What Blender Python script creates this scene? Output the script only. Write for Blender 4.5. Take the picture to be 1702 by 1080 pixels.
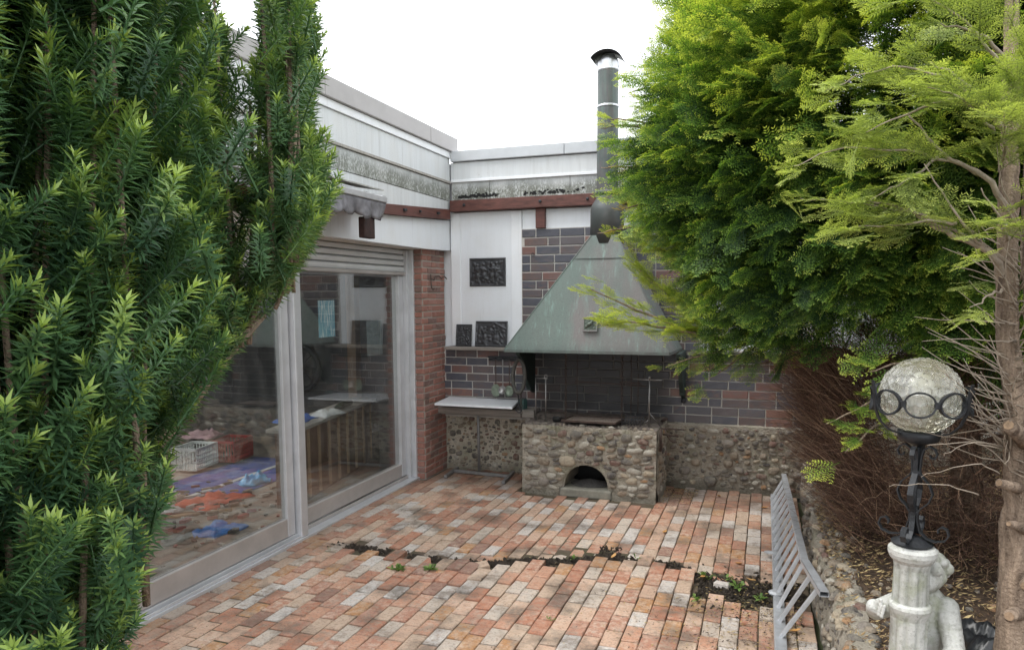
import bpy, bmesh, math, random
import numpy as np
from mathutils import Vector, Matrix, Euler
from math import sin, cos, pi, radians, sqrt, atan2

for o_ in list(bpy.data.objects): bpy.data.objects.remove(o_)
sc = bpy.context.scene
COL = sc.collection
random.seed(7); np.random.seed(7)

# ------------------------------------------------------------------ camera
cam = bpy.data.cameras.new('camera'); cam_o = bpy.data.objects.new('camera', cam); COL.objects.link(cam_o)
yaw, pit, rol = radians(19.287), radians(5.664), radians(-0.355)
fw = Vector((-sin(yaw)*cos(pit), cos(yaw)*cos(pit), -sin(pit))); rt = Vector((cos(yaw), sin(yaw), 0)); up = rt.cross(fw)
r2 = rt*cos(rol)+up*sin(rol); u2 = -rt*sin(rol)+up*cos(rol)
mw = Matrix((( r2.x, u2.x, -fw.x, 0), (r2.y, u2.y, -fw.y, 0), (r2.z, u2.z, -fw.z, 1.944), (0, 0, 0, 1)))
cam_o.matrix_world = mw
cam.sensor_width = 36; cam.lens = 36*1215.37/1702; cam.shift_y = 70.3/1702
cam.clip_start = 0.05; cam.clip_end = 600
sc.camera = cam_o

# ------------------------------------------------------------------ world (overcast) and sun
wd = bpy.data.worlds.new('World'); sc.world = wd; wd.use_nodes = True
nt = wd.node_tree; nt.nodes.clear()
sky = nt.nodes.new('ShaderNodeTexSky'); sky.sky_type = 'NISHITA'; sky.sun_disc = False
sky.sun_elevation = radians(58); sky.sun_rotation = radians(-35); sky.dust_density = 4; sky.air_density = 1.0
bw = nt.nodes.new('ShaderNodeRGBToBW')
cloud = nt.nodes.new('ShaderNodeMix'); cloud.data_type = 'RGBA'; cloud.inputs[0].default_value = 0.93
cloud.inputs[7].default_value = (10.6, 10.9, 11.3, 1)     # even white overcast
bgn = nt.nodes.new('ShaderNodeBackground'); bgn.inputs[1].default_value = 0.135
wo = nt.nodes.new('ShaderNodeOutputWorld')
nt.links.new(sky.outputs[0], cloud.inputs[6]); nt.links.new(cloud.outputs[2], bgn.inputs[0]); nt.links.new(bgn.outputs[0], wo.inputs[0])
sl = bpy.data.lights.new('sun', 'SUN'); sl.energy = 1.4; sl.angle = radians(25); sl.color = (1, .97, .92)
so = bpy.data.objects.new('sun', sl); COL.objects.link(so)
sd = Vector((-0.50, -0.35, 1.0)).normalized()
so.rotation_euler = sd.to_track_quat('Z', 'Y').to_euler(); so.location = (0, 0, 12)
sc.view_settings.view_transform = 'Standard'; sc.view_settings.look = 'None'
sc.view_settings.exposure = 0.72; sc.view_settings.gamma = 1; sc.view_settings.use_curve_mapping = False
sc.cycles.max_bounces = 10; sc.cycles.transparent_max_bounces = 12; sc.cycles.diffuse_bounces = 4

# ------------------------------------------------------------------ material helpers
class N:
    def __init__(s, name):
        s.m = bpy.data.materials.new(name); s.m.use_nodes = True; s.t = s.m.node_tree; s.t.nodes.clear()
        s.out = s.n('ShaderNodeOutputMaterial'); s.g = s.n('ShaderNodeNewGeometry'); s.pos = s.g.outputs['Position']
    def n(s, k, **kw):
        x = s.t.nodes.new(k)
        for a, b in kw.items(): setattr(x, a, b)
        return x
    def l(s, a, b):
        if isinstance(a, (int, float)): b.default_value = a
        elif isinstance(a, tuple): b.default_value = a if len(a) == 4 or len(b.default_value) == 3 else (*a, 1)
        else: s.t.links.new(a, b)
    def vm(s, v, sx):
        x = s.n('ShaderNodeVectorMath', operation='MULTIPLY'); s.l(v, x.inputs[0]); x.inputs[1].default_value = sx; return x.outputs[0]
    def noise(s, scale, detail=4, rough=.55, v=None, st=None):
        x = s.n('ShaderNodeTexNoise'); v = v or s.pos
        if st: v = s.vm(v, st)
        s.l(v, x.inputs['Vector']); x.inputs['Scale'].default_value = scale; x.inputs['Detail'].default_value = detail; x.inputs['Roughness'].default_value = rough
        return x.outputs['Fac']
    def voro(s, scale, out='Distance', feat='F1', st=None):
        x = s.n('ShaderNodeTexVoronoi', feature=feat); v = s.vm(s.pos, st) if st else s.pos
        s.l(v, x.inputs['Vector']); x.inputs['Scale'].default_value = scale; return x.outputs[out]
    def ramp(s, f, st, mode='LINEAR'):
        x = s.n('ShaderNodeValToRGB'); x.color_ramp.interpolation = mode; e = x.color_ramp.elements
        while len(e) < len(st): e.new(.5)
        for i, (p, c) in enumerate(st):
            e[i].position = p
            if isinstance(c, (int, float)): c = (c, c, c)
            e[i].color = (*c, 1)
        s.l(f, x.inputs[0]); return x.outputs[0]
    def mix(s, f, a, b, mode='MIX'):
        x = s.n('ShaderNodeMix', data_type='RGBA', blend_type=mode); s.l(f, x.inputs[0]); s.l(a, x.inputs[6]); s.l(b, x.inputs[7]); return x.outputs[2]
    def math(s, op, a, b=0.0, c=None, clamp=False):
        x = s.n('ShaderNodeMath', operation=op, use_clamp=clamp); s.l(a, x.inputs[0]); s.l(b, x.inputs[1])
        if c is not None: s.l(c, x.inputs[2])
        return x.outputs[0]
    def rnd(s, k=1.0):
        o = s.n('ShaderNodeObjectInfo').outputs['Random']; a = s.math('ADD', o, s.g.outputs['Random Per Island'])
        return s.math('FRACT', s.math('MULTIPLY', a, k))
    def xyz(s):
        x = s.n('ShaderNodeSeparateXYZ'); s.l(s.pos, x.inputs[0]); return x.outputs
    def step(s, v, a, b):
        x = s.n('ShaderNodeMapRange', interpolation_type='SMOOTHSTEP'); s.l(v, x.inputs[0]); x.inputs[1].default_value = a; x.inputs[2].default_value = b; return x.outputs[0]
    def bump(s, h, st=.4, d=.01):
        x = s.n('ShaderNodeBump'); s.l(h, x.inputs['Height']); x.inputs['Strength'].default_value = st; x.inputs['Distance'].default_value = d; return x.outputs[0]
    def pbr(s, col, rough=.7, metal=0.0, nrm=None, **kw):
        p = s.n('ShaderNodeBsdfPrincipled'); s.l(col, p.inputs['Base Color']); s.l(rough, p.inputs['Roughness']); s.l(metal, p.inputs['Metallic'])
        if nrm is not None: s.l(nrm, p.inputs['Normal'])
        for a, b in kw.items(): s.l(b, p.inputs[a.replace('_', ' ')])
        s.l(p.outputs[0], s.out.inputs[0]); return p
MATS = {}
def simple(name, c, rough=.7, metal=0.0, var=.25, sc_=12, bs=.25, c2=None, bd=.004, st=None):
    if name in MATS: return MATS[name]
    m = N(name); f = m.noise(sc_, 5, .6, st=st); f2 = m.noise(sc_*6, 3, .6, st=st)
    c2 = c2 or tuple(x*(1-var) for x in c); c3 = tuple(min(1, x*(1+var*.6)) for x in c)
    col = m.mix(m.ramp(f, [(.35, 0.0), (.65, 1.0)]), c2, c3); col = m.mix(m.math('MULTIPLY', f2, .5), col, c)
    m.pbr(col, rough, metal, m.bump(f2, bs, bd)); MATS[name] = m.m; return m.m

# soot stain round the fire place: a stain in world space with its own ragged shape
def soot(m, amt=.9):
    x, y, z = m.xyz(); n = m.math('MULTIPLY', m.math('SUBTRACT', m.noise(5, 4), .5), .35)
    xn = m.math('ADD', x, n); zn = m.math('ADD', z, n)
    a = m.math('MULTIPLY', m.step(xn, -2.45, -2.15), m.math('SUBTRACT', 1.0, m.step(xn, -1.05, -.78)))
    b = m.math('MULTIPLY', m.step(zn, .55, .8), m.math('SUBTRACT', 1.0, m.step(zn, 1.42, 1.5)))
    return m.math('MULTIPLY', m.math('MULTIPLY', a, b), amt)

def mk_brick_dark():
    m = N('glazed_klinker'); r = m.rnd(); r2_ = m.rnd(7.31)
    c = m.ramp(r, [(0, (.05, .055, .075)), (.34, (.075, .075, .09)), (.55, (.085, .07, .075)), (.70, (.10, .07, .068)), (.84, (.17, .075, .058)), (.93, (.22, .10, .07))], 'CONSTANT')
    n = m.noise(14, 5, .65, st=(1, 1, 1.6)); f = m.noise(90, 3)
    c = m.mix(m.math('MULTIPLY', m.ramp(n, [(.45, 0.0), (.62, 1.0)]), .55), c, m.ramp(r2_, [(0, (.055, .06, .085)), (.65, (.12, .105, .11)), (.88, (.18, .09, .065))]))
    c = m.mix(m.math('MULTIPLY', f, .35), c, (.16, .15, .15)); c = m.mix(soot(m), c, (.012, .012, .013))
    m.pbr(c, .42, 0.0, m.bump(f, .35, .003)); return m.m
def mk_mortar(nm, a, b, dirty=True):
    m = N(nm); n = m.noise(9, 5); f = m.noise(120, 3); c = m.mix(n, a, b)
    c = m.mix(m.math('MULTIPLY', f, .4), c, tuple(x*.5 for x in a))
    if dirty: c = m.mix(soot(m, .74), c, (.03, .028, .026))
    m.pbr(c, .95, 0.0, m.bump(m.math('ADD', f, n), .6, .008)); return m.m
def mk_brick_red():
    m = N('red_brick'); r = m.rnd(); n = m.noise(30, 5, .65); f = m.noise(120, 3)
    c = m.ramp(r, [(0, (.33, .15, .115)), (.4, (.40, .19, .145)), (.7, (.35, .20, .17)), (.9, (.22, .14, .12))])
    c = m.mix(m.math('MULTIPLY', m.ramp(n, [(.5, 0.0), (.72, 1.0)]), .5), c, (.42, .30, .26)); c = m.mix(m.math('MULTIPLY', f, .35), c, (.10, .04, .03))
    m.pbr(c, .9, 0.0, m.bump(m.math('ADD', f, n), .7, .006)); return m.m
def mk_paver():
    m = N('clay_paver'); r = m.rnd(); r3 = m.rnd(5.77)
    c = m.ramp(r, [(0, (.42, .18, .105)), (.15, (.50, .26, .165)), (.30, (.55, .36, .255)), (.46, (.42, .20, .13)), (.56, (.27, .14, .10)), (.62, (.44, .22, .09)), (.67, (.50, .36, .26)), (.77, (.52, .45, .38)), (.87, (.58, .54, .50))], 'CONSTANT')
    n = m.noise(22, 5, .7); n2 = m.noise(3.0, 3, .6); f = m.noise(140, 3, .6); n3 = m.noise(60, 4, .7)
    pale = m.math('MULTIPLY', m.ramp(n, [(.42, 0.0), (.66, 1.0)]), m.math('ADD', .32, m.math('MULTIPLY', r3, .6)))
    c = m.mix(pale, c, (.64, .51, .40))
    c = m.mix(m.math('MULTIPLY', m.ramp(n3, [(.50, 0.0), (.66, 1.0)]), .55), c, (.17, .10, .075))
    x, y, z = m.xyz()
    dirtm = m.math('MULTIPLY', m.ramp(m.math('ADD', m.math('MULTIPLY', n2, .75), m.math('MULTIPLY', n, .3)), [(.52, 0.0), (.66, 1.0)]), .72)
    c = m.mix(dirtm, c, (.10, .075, .055)); n4 = m.noise(1.1, 4, .6); c = m.mix(m.math('MULTIPLY', m.ramp(n4, [(.48, 0.0), (.62, 1.0)]), .22), c, (.17, .11, .07))
    c = m.mix(m.math('MULTIPLY', m.ramp(f, [(.6, 0.0), (.75, 1.0)]), .35), c, (.62, .56, .5))
    # pavers turn darker and browner along the door track and towards the back wall
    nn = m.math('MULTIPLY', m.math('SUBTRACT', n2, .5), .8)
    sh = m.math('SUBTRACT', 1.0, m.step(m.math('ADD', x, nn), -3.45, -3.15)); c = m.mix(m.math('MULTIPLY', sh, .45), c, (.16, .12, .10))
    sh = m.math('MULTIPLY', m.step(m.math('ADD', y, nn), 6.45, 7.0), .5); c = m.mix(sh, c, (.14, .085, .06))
    m.pbr(c, m.math('ADD', .62, m.math('MULTIPLY', n, .3)), 0.0, m.bump(m.math('ADD', n3, f), .55, .004)); return m.m
def mk_white(name, mould=None, base=(.62, .645, .66), low=(.44, .45, .45), streak=1.0, rust=0):
    m = N(name); x, y, z = m.xyz(); s1 = m.noise(16, 5, .7, st=(1, 1, .07)); s2 = m.noise(60, 4, .7, st=(1, 1, .15)); n = m.noise(4, 5)
    c = m.mix(m.math('MULTIPLY', m.ramp(s1, [(.42, 0.0), (.7, 1.0)]), .45*streak), base, low)
    c = m.mix(m.math('MULTIPLY', m.ramp(n, [(.45, 0.0), (.75, 1.0)]), .3), c, (.62, .60, .56)); sp = m.noise(95, 4, .7); c = m.mix(m.math('MULTIPLY', m.math('MULTIPLY', m.ramp(sp, [(.60, 0.0), (.70, 1.0)]), m.ramp(m.noise(2.2, 3), [(.45, 0.0), (.6, 1.0)])), .55*streak), c, (.22, .22, .20)); s5 = m.noise(30, 4, .7, st=(1, 1, .035)); c = m.mix(m.math('MULTIPLY', m.ramp(s5, [(.60, 0.0), (.74, 1.0)]), .5*streak), c, (.30, .29, .27))
    if mould:
        z0, z1, k = mould; z = m.math('ADD', z, m.math('MULTIPLY', m.math('SUBTRACT', n, .5), .16))
        band = m.math('MULTIPLY', m.step(z, z0-.02, z0+.03), m.math('SUBTRACT', 1.0, m.step(z, z0+.09, z1+.03)))
        d = m.noise(70, 6, .75, st=(1, 1, .45)); d2 = m.noise(8, 3, st=(1, 1, .3))
        dd = m.ramp(m.math('ADD', m.math('MULTIPLY', d, .7), m.math('MULTIPLY', m.math('ADD', s1, d2), .2)), [(.46, 0.0), (.56, 1.0)])
        c = m.mix(m.math('MULTIPLY', m.math('MULTIPLY', dd, band), k), c, (.028, .03, .024))
        g = m.math('MULTIPLY', band, .3*k); c = m.mix(g, c, (.42, .44, .36))
    m.pbr(c, .6, 0.0, m.bump(s2, .15, .003)); return m.m
def mk_stone():
    m = N('field_stone'); r = m.rnd(); n = m.noise(18, 5, .65); f = m.noise(90, 3)
    c = m.ramp(r, [(0, (.15, .135, .115)), (.16, (.24, .19, .14)), (.30, (.095, .085, .08)), (.48, (.27, .20, .14)), (.53, (.22, .19, .165)), (.64, (.17, .095, .075)), (.74, (.40, .33, .24)), (.84, (.44, .41, .35)), (.96, (.36, .21, .11))], 'CONSTANT')
    c = m.mix(m.ramp(n, [(.42, 0.0), (.64, .6)]), c, (.36, .32, .25))
    c = m.mix(m.math('MULTIPLY', m.ramp(f, [(.5, 0.0), (.7, 1.0)]), .35), c, (.09, .08, .07))
    c = m.mix(soot(m, .35), c, (.05, .045, .04))
    m.pbr(c, .8, 0.0, m.bump(m.math('ADD', f, n), .95, .014)); return m.m
def mk_rubble(nm='rubble_mortar', k_=1.0):
    m = N(nm); n = m.noise(7, 6, .65); f = m.noise(70, 5, .7); v = m.voro(46); x, y, z = m.xyz()
    c = m.mix(n, (.34*k_, .30*k_, .24*k_), (.52*k_, .47*k_, .39*k_)); c = m.mix(m.math('MULTIPLY', m.ramp(f, [(.48, 0.0), (.68, 1.0)]), .55), c, (.19, .16, .12))
    c = m.mix(m.math('MULTIPLY', m.ramp(m.noise(3.2, 4), [(.5, 0.0), (.7, 1.0)]), .45), c, (.15, .17, .08))
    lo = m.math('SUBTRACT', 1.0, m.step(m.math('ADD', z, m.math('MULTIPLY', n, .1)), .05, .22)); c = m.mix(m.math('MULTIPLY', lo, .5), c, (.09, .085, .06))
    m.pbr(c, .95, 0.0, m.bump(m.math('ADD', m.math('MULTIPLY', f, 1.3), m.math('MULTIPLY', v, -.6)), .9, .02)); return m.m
def mk_copper():
    m = N('weathered_copper'); x, y, z = m.xyz(); n = m.noise(2.4, 5, .6, st=(1, 1, .6)); s = m.noise(11, 5, .7, st=(1, 1, .12)); f = m.noise(70, 4, .6)
    c = m.mix(m.ramp(n, [(.36, 0.0), (.62, 1.0)]), (.145, .175, .162), (.20, .185, .18))
    c = m.mix(m.math('MULTIPLY', m.ramp(s, [(.5, 0.0), (.7, 1.0)]), .45), c, (.22, .32, .28))
    left = m.math('SUBTRACT', 1.0, m.step(m.math('ADD', x, m.math('MULTIPLY', n, .5)), -1.75, -1.35)); low = m.math('SUBTRACT', 1.0, m.step(z, 1.5, 2.7))
    c = m.mix(m.math('MULTIPLY', left, .6), c, (.155, .215, .19))
    c = m.mix(m.math('MULTIPLY', m.math('MULTIPLY', m.step(z, 2.95, 3.1), m.ramp(s, [(.4, 0.0), (.6, 1.0)])), .5), c, (.075, .15, .115))
    c = m.mix(m.math('MULTIPLY', m.ramp(f, [(.5, 0.0), (.75, 1.0)]), .35), c, (.06, .07, .065)); s3 = m.noise(22, 5, .75, st=(1, 1, .06)); c = m.mix(m.math('MULTIPLY', m.ramp(s3, [(.56, 0.0), (.68, 1.0)]), .5), c, (.28, .42, .37)); c = m.mix(m.math('MULTIPLY', m.math('SUBTRACT', 1.0, m.step(m.math('ADD', z, m.math('MULTIPLY', s, .12)), 1.43, 1.55)), .5), c, (.07, .085, .08))
    m.pbr(c, .58, .15, m.bump(m.math('ADD', f, n), .15, .004)); return m.m
def mk_glass():
    m = N('window_glass'); t = m.n('ShaderNodeBsdfTransparent'); t.inputs[0].default_value = (.965, .985, .98, 1)
    g = m.n('ShaderNodeBsdfGlossy'); g.inputs['Roughness'].default_value = .012
    w = m.noise(1.1, 2); b = m.bump(w, .04, .01); m.l(b, g.inputs['Normal']); dt_ = m.n('ShaderNodeVectorMath', operation='DOT_PRODUCT'); m.l(m.g.outputs['Incoming'], dt_.inputs[0]); m.l(m.g.outputs['Normal'], dt_.inputs[1])
    fr_ = m.math('ADD', .19, m.math('MULTIPLY', .81, m.math('POWER', m.math('SUBTRACT', 1.0, m.math('ABSOLUTE', dt_.outputs['Value']), None, True), 4.2)))
    x = m.n('ShaderNodeMixShader'); m.l(fr_, x.inputs[0]); m.l(t.outputs[0], x.inputs[1]); m.l(g.outputs[0], x.inputs[2])
    d = m.n('ShaderNodeBsdfDiffuse'); d.inputs[0].default_value = (.5, .5, .48, 1)
    y = m.n('ShaderNodeMixShader'); dirt = m.math('MULTIPLY', m.ramp(m.noise(9, 6, .7, st=(1, 1, .35)), [(.45, 0.0), (.8, 1.0)]), .06)
    m.l(m.math('ADD', dirt, .012), y.inputs[0]); m.l(x.outputs[0], y.inputs[1]); m.l(d.outputs[0], y.inputs[2]); m.l(y.outputs[0], m.out.inputs[0]); return m.m
def mk_globe():
    m = N('pressed_glass'); n = m.noise(24, 4); f = m.noise(9, 4)
    c = m.mix(m.ramp(f, [(.4, 0.0), (.65, 1.0)]), (.90, .90, .84), (.66, .62, .46))
    p = m.pbr(c, m.math('ADD', .02, m.math('MULTIPLY', n, .14)), 0.0, m.bump(n, .2, .003)); p.inputs['Transmission Weight'].default_value = .72; p.inputs['IOR'].default_value = 1.45
    p.inputs['Specular IOR Level'].default_value = .8; return m.m
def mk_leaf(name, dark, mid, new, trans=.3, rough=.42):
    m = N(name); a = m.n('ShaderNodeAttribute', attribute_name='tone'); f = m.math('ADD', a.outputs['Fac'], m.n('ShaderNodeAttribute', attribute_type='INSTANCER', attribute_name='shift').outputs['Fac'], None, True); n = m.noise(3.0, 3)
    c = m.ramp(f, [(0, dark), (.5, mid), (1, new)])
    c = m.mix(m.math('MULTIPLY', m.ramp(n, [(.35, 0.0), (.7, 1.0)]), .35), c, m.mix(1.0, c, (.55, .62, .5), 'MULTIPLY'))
    p = m.n('ShaderNodeBsdfPrincipled'); m.l(c, p.inputs['Base Color']); p.inputs['Roughness'].default_value = rough; p.inputs['Specular IOR Level'].default_value = .4
    t = m.n('ShaderNodeBsdfTranslucent'); m.l(m.mix(1.0, c, (1.25, 1.3, .6), 'MULTIPLY'), t.inputs[0])
    x = m.n('ShaderNodeMixShader'); x.inputs[0].default_value = trans; m.l(p.outputs[0], x.inputs[1]); m.l(t.outputs[0], x.inputs[2]); m.l(x.outputs[0], m.out.inputs[0]); return m.m
def mk_statue():
    m = N('cast_stone'); n = m.noise(9, 6, .7); f = m.noise(60, 4, .7); g = m.noise(16, 4)
    c = m.mix(n, (.40, .40, .37), (.66, .66, .63)); c = m.mix(m.ramp(m.g.outputs['Pointiness'], [(.44, .85), (.50, 0.0)]), c, (.12, .13, .09)); c = m.mix(m.math('MULTIPLY', m.ramp(g, [(.48, 0.0), (.66, 1.0)]), .6), c, (.24, .26, .16)); c = m.mix(m.math('MULTIPLY', m.ramp(m.noise(150, 3, .8), [(.60, 0.0), (.70, 1.0)]), .6), c, (.14, .14, .12))
    c = m.mix(m.math('MULTIPLY', m.ramp(f, [(.52, 0.0), (.7, 1.0)]), .5), c, (.18, .18, .15)); m.pbr(c, .9, 0.0, m.bump(m.math('ADD', f, n), .6, .006)); return m.m
def mk_relief():
    m = N('cast_iron'); f = m.noise(80, 4); n = m.noise(12, 4)
    c = m.mix(n, (.028, .029, .032), (.075, .076, .082)); m.pbr(c, .38, .35, m.bump(m.math('ADD', f, n), .4, .004)); return m.m

brickM = mk_brick_dark(); mortarM = mk_mortar('pale_mortar', (.50, .475, .44), (.62, .60, .56)); redM = mk_brick_red(); redMortar = mk_mortar('weathered_mortar', (.36, .31, .27), (.48, .43, .38), False)
paverM = mk_paver(); stoneM = mk_stone(); rubbleM = mk_rubble(); copperM = mk_copper(); glassM = mk_glass(); globeM = mk_globe(); statueM = mk_statue(); reliefM = mk_relief()
whiteM = mk_white('white_board'); mouldM = mk_white('mouldy_white_board', (2.93, 3.14, .95)); plasterM = mk_white('white_panel', None, (.76, .785, .82), (.66, .68, .70), .6)
plasterTrim = mk_white('white_cover_strip', None, (.80, .82, .85), (.68, .70, .72), .4); creamM = mk_white('cream_board', None, (.60, .57, .53), (.45, .42, .38), .8)
jointM = simple('sandy_joint', (.10, .07, .05), .98, var=.4, bs=.8, bd=.01, sc_=3, c2=(.045, .055, .022))
soilM = simple('dark_soil', (.075, .058, .043), .98, var=.5, bs=1, bd=.02, sc_=30)
alu = simple('anodised_aluminium', (.60, .61, .63), .42, .45, .12, 5, .1); aluD = simple('dull_brown_aluminium', (.47, .44, .42), .5, .4, .15, 4, .1)
galv = simple('galvanised_steel', (.55, .57, .60), .45, .5, .2, 10, .15); shutM = simple('grey_shutter', (.62, .63, .645), .5, 0, .1, 4, .1)
copM = simple('zinc_coping', (.36, .345, .34), .55, .1, .12, 3, .1); cop2 = simple('pale_zinc', (.50, .52, .54), .5, .1, .12, 3, .1)
brown = simple('brown_painted_timber', (.115, .042, .032), .6, 0, .45, 9, .4, st=(1, .3, 4)); greyW = simple('weathered_timber', (.24, .215, .19), .85, 0, .35, 14, .5, st=(.3, 1, 6))
ironM = simple('black_iron', (.028, .03, .034), .5, .3, .3, 30, .35); rustM = simple('rusty_iron', (.075, .05, .04), .8, .2, .5, 25, .5)
steelM = simple('bare_steel', (.33, .32, .31), .35, .85, .2, 30, .1); brassM = simple('tarnished_brass', (.22, .26, .20), .4, .6, .35, 30, .2)
marbleM = simple('white_marble', (.72, .74, .76), .3, 0, .12, 6, .05); tubeM = simple('grey_painted_tube', (.22, .215, .21), .5, .3, .25, 20, .2)
cloth = simple('grey_awning_cloth', (.20, .195, .215), .9, 0, .5, 9, .4, c2=(.08, .078, .085)); lightcloth = simple('torn_white_film', (.7, .7, .7), .6)
blackM = simple('black_gap', (.012, .012, .012), .8); silverM = simple('silver_collar', (.55, .56, .58), .35, .8, .1, 10, .05)
barkM = N('yew_bark'); _n = barkM.noise(26, 6, .7, st=(1, 1, .22)); _f = barkM.noise(110, 4)
barkM.pbr(barkM.mix(barkM.ramp(_n, [(.35, 0.0), (.65, 1.0)]), (.10, .068, .048), (.40, .30, .22)), .9, 0.0, barkM.bump(barkM.math('ADD', _n, _f), .9, .012)); barkM = barkM.m
twigM = N('dead_twig'); _r = twigM.g.outputs['Random Per Island']; twigM.pbr(twigM.ramp(_r, [(0, (.05, .03, .02)), (.5, (.12, .06, .04)), (.8, (.22, .125, .08)), (1, (.46, .31, .20))]), .85); twigM = twigM.m
greyTwig = simple('bare_grey_twig', (.34, .28, .22), .85, 0, .3, 40, .3)
leafL = mk_leaf('yew_needle_near', (.036, .088, .058), (.12, .235, .10), (.40, .53, .13), .28, .36)
leafH = mk_leaf('yew_needle_hedge', (.018, .055, .022), (.16, .29, .05), (.64, .70, .13), .40, .45)
leafT = mk_leaf('yew_needle_tree', (.08, .13, .045), (.27, .34, .11), (.58, .66, .20), .36, .42)
leafW = mk_leaf('weed_leaf', (.05, .10, .02), (.10, .19, .04), (.30, .42, .12), .3, .5)

# ------------------------------------------------------------------ mesh helpers
class MB:
    def __init__(s): s.v = []; s.f = []
    def add(s, vs, fs):
        b = len(s.v); s.v += [tuple(p) for p in vs]; s.f += [tuple(i+b for i in f) for f in fs]; return s
    def box(s, x0, x1, y0, y1, z0, z1):
        return s.add([(x0,y0,z0),(x1,y0,z0),(x1,y1,z0),(x0,y1,z0),(x0,y0,z1),(x1,y0,z1),(x1,y1,z1),(x0,y1,z1)],
                     [(0,3,2,1),(4,5,6,7),(0,1,5,4),(1,2,6,5),(2,3,7,6),(3,0,4,7)])
    def obox(s, c, ax, half):                              # oriented box: c centre, ax 3 axes, half sizes
        c = Vector(c); A = [Vector(a).normalized()*h for a, h in zip(ax, half)]
        P = [c+A[0]*i+A[1]*j+A[2]*k for k in (-1,1) for j in (-1,1) for i in (-1,1)]
        return s.add(P, [(0,2,3,1),(4,5,7,6),(0,1,5,4),(1,3,7,5),(3,2,6,7),(2,0,4,6)])
    def bar(s, a, b, w, h, upv=(0,0,1)):
        a = Vector(a); b = Vector(b); d = (b-a); L = d.length; d.normalize(); u = Vector(upv); x = d.cross(u).normalized(); u = x.cross(d)
        return s.obox((a+b)/2, (d, x, u), (L/2, w/2, h/2))
    def prism(s, pts, axis, a, b):                         # pts 2d outline; axis 0: (y,z) 1: (x,z) 2: (x,y)
        n = len(pts)
        def P(p, t): return (t, p[0], p[1]) if axis == 0 else (p[0], t, p[1]) if axis == 1 else (p[0], p[1], t)
        return s.add([P(p, a) for p in pts]+[P(p, b) for p in pts], [tuple(range(n)), tuple(range(2*n-1, n-1, -1))]+[(i, i+n, (i+1) % n+n, (i+1) % n) for i in range(n)])
    def tube(s, path, r, n=8, cap=True, flat=1.0):
        P = [Vector(p) for p in path]; R = r if isinstance(r, (list, tuple)) else [r]*len(P); ring = []; b = len(s.v)
        t0 = (P[1]-P[0]).normalized(); x = t0.orthogonal().normalized()
        for i, p in enumerate(P):
            t = (P[min(i+1, len(P)-1)]-P[max(i-1, 0)]).normalized(); x = (x-t*x.dot(t)).normalized(); y = t.cross(x)
            s.v += [tuple(p+(x*cos(2*pi*k/n)+y*sin(2*pi*k/n)*flat)*R[i]) for k in range(n)]
        for i in range(len(P)-1):
            for k in range(n): s.f.append((b+i*n+k, b+i*n+(k+1) % n, b+(i+1)*n+(k+1) % n, b+(i+1)*n+k))
        if cap: s.f.append(tuple(b+k for k in range(n-1, -1, -1))); s.f.append(tuple(b+(len(P)-1)*n+k for k in range(n)))
        return s
    def ribbon(s, path, w, th, wdir):                      # flat bar bent along a path; wdir = direction of its width
        P = [Vector(p) for p in path]; W = Vector(wdir).normalized(); b = len(s.v); m = len(P)
        for i, p in enumerate(P):
            t = (P[min(i+1, m-1)]-P[max(i-1, 0)]).normalized(); nrm = t.cross(W).normalized()
            for a, c in ((-1,-1),(1,-1),(1,1),(-1,1)): s.v.append(tuple(p+W*a*w/2+nrm*c*th/2))
        for i in range(m-1):
            for k in range(4): s.f.append((b+i*4+k, b+i*4+(k+1) % 4, b+(i+1)*4+(k+1) % 4, b+(i+1)*4+k))
        s.f.append((b+3, b+2, b+1, b)); e = b+(m-1)*4; s.f.append((e, e+1, e+2, e+3)); return s
    def lathe(s, prof, c, n=24, cap=True, R=None):
        b = len(s.v); c = Vector(c)
        for r, z in prof:
            for k in range(n):
                p = Vector((r*cos(2*pi*k/n), r*sin(2*pi*k/n), z)); p = R @ p if R else p; s.v.append(tuple(c+p))
        for i in range(len(prof)-1):
            for k in range(n): s.f.append((b+i*n+k, b+i*n+(k+1) % n, b+(i+1)*n+(k+1) % n, b+(i+1)*n+k))
        if cap: s.f.append(tuple(b+k for k in range(n-1, -1, -1))); s.f.append(tuple(b+(len(prof)-1)*n+k for k in range(n)))
        return s
WL = {}
def wloc(o):
    v = Vector((0, 0, 0))
    while o is not None: v += o.location; o = o.parent
    return v
def obj(name, mb, mat, parent=None, smooth=False, bev=0.0, center=True, kind=None, label=None):
    V = np.array(mb.v, dtype=np.float64)
    c = (V.min(0)+V.max(0))/2 if center else np.zeros(3)
    if center and parent is None: c[2] = V[:, 2].min()
    me = bpy.data.meshes.new(name); me.from_pydata([tuple(p) for p in (V-c)], [], mb.f); me.update()
    if smooth: me.polygons.foreach_set('use_smooth', [True]*len(me.polygons))
    me.materials.append(mat)
    o = bpy.data.objects.new(name, me); COL.objects.link(o); o.location = Vector(c)
    if parent is not None: o.location = Vector(c)-wloc(parent); o.parent = parent
    if bev:
        b = o.modifiers.new('b', 'BEVEL'); b.width = bev; b.segments = 2; b.limit_method = 'ANGLE'; b.harden_normals = False
    if kind: o['kind'] = kind
    if label: o['label'] = label
    return o
def thing(name, label, cat, loc, group=None):
    o = bpy.data.objects.new(name, None); COL.objects.link(o); o.location = loc; o.empty_display_size = .1; tag(o, label, cat, group); return o
def tag(o, label, cat, group=None):
    o['label'] = label; o['category'] = cat
    if group: o['group'] = group
    return o
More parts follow.
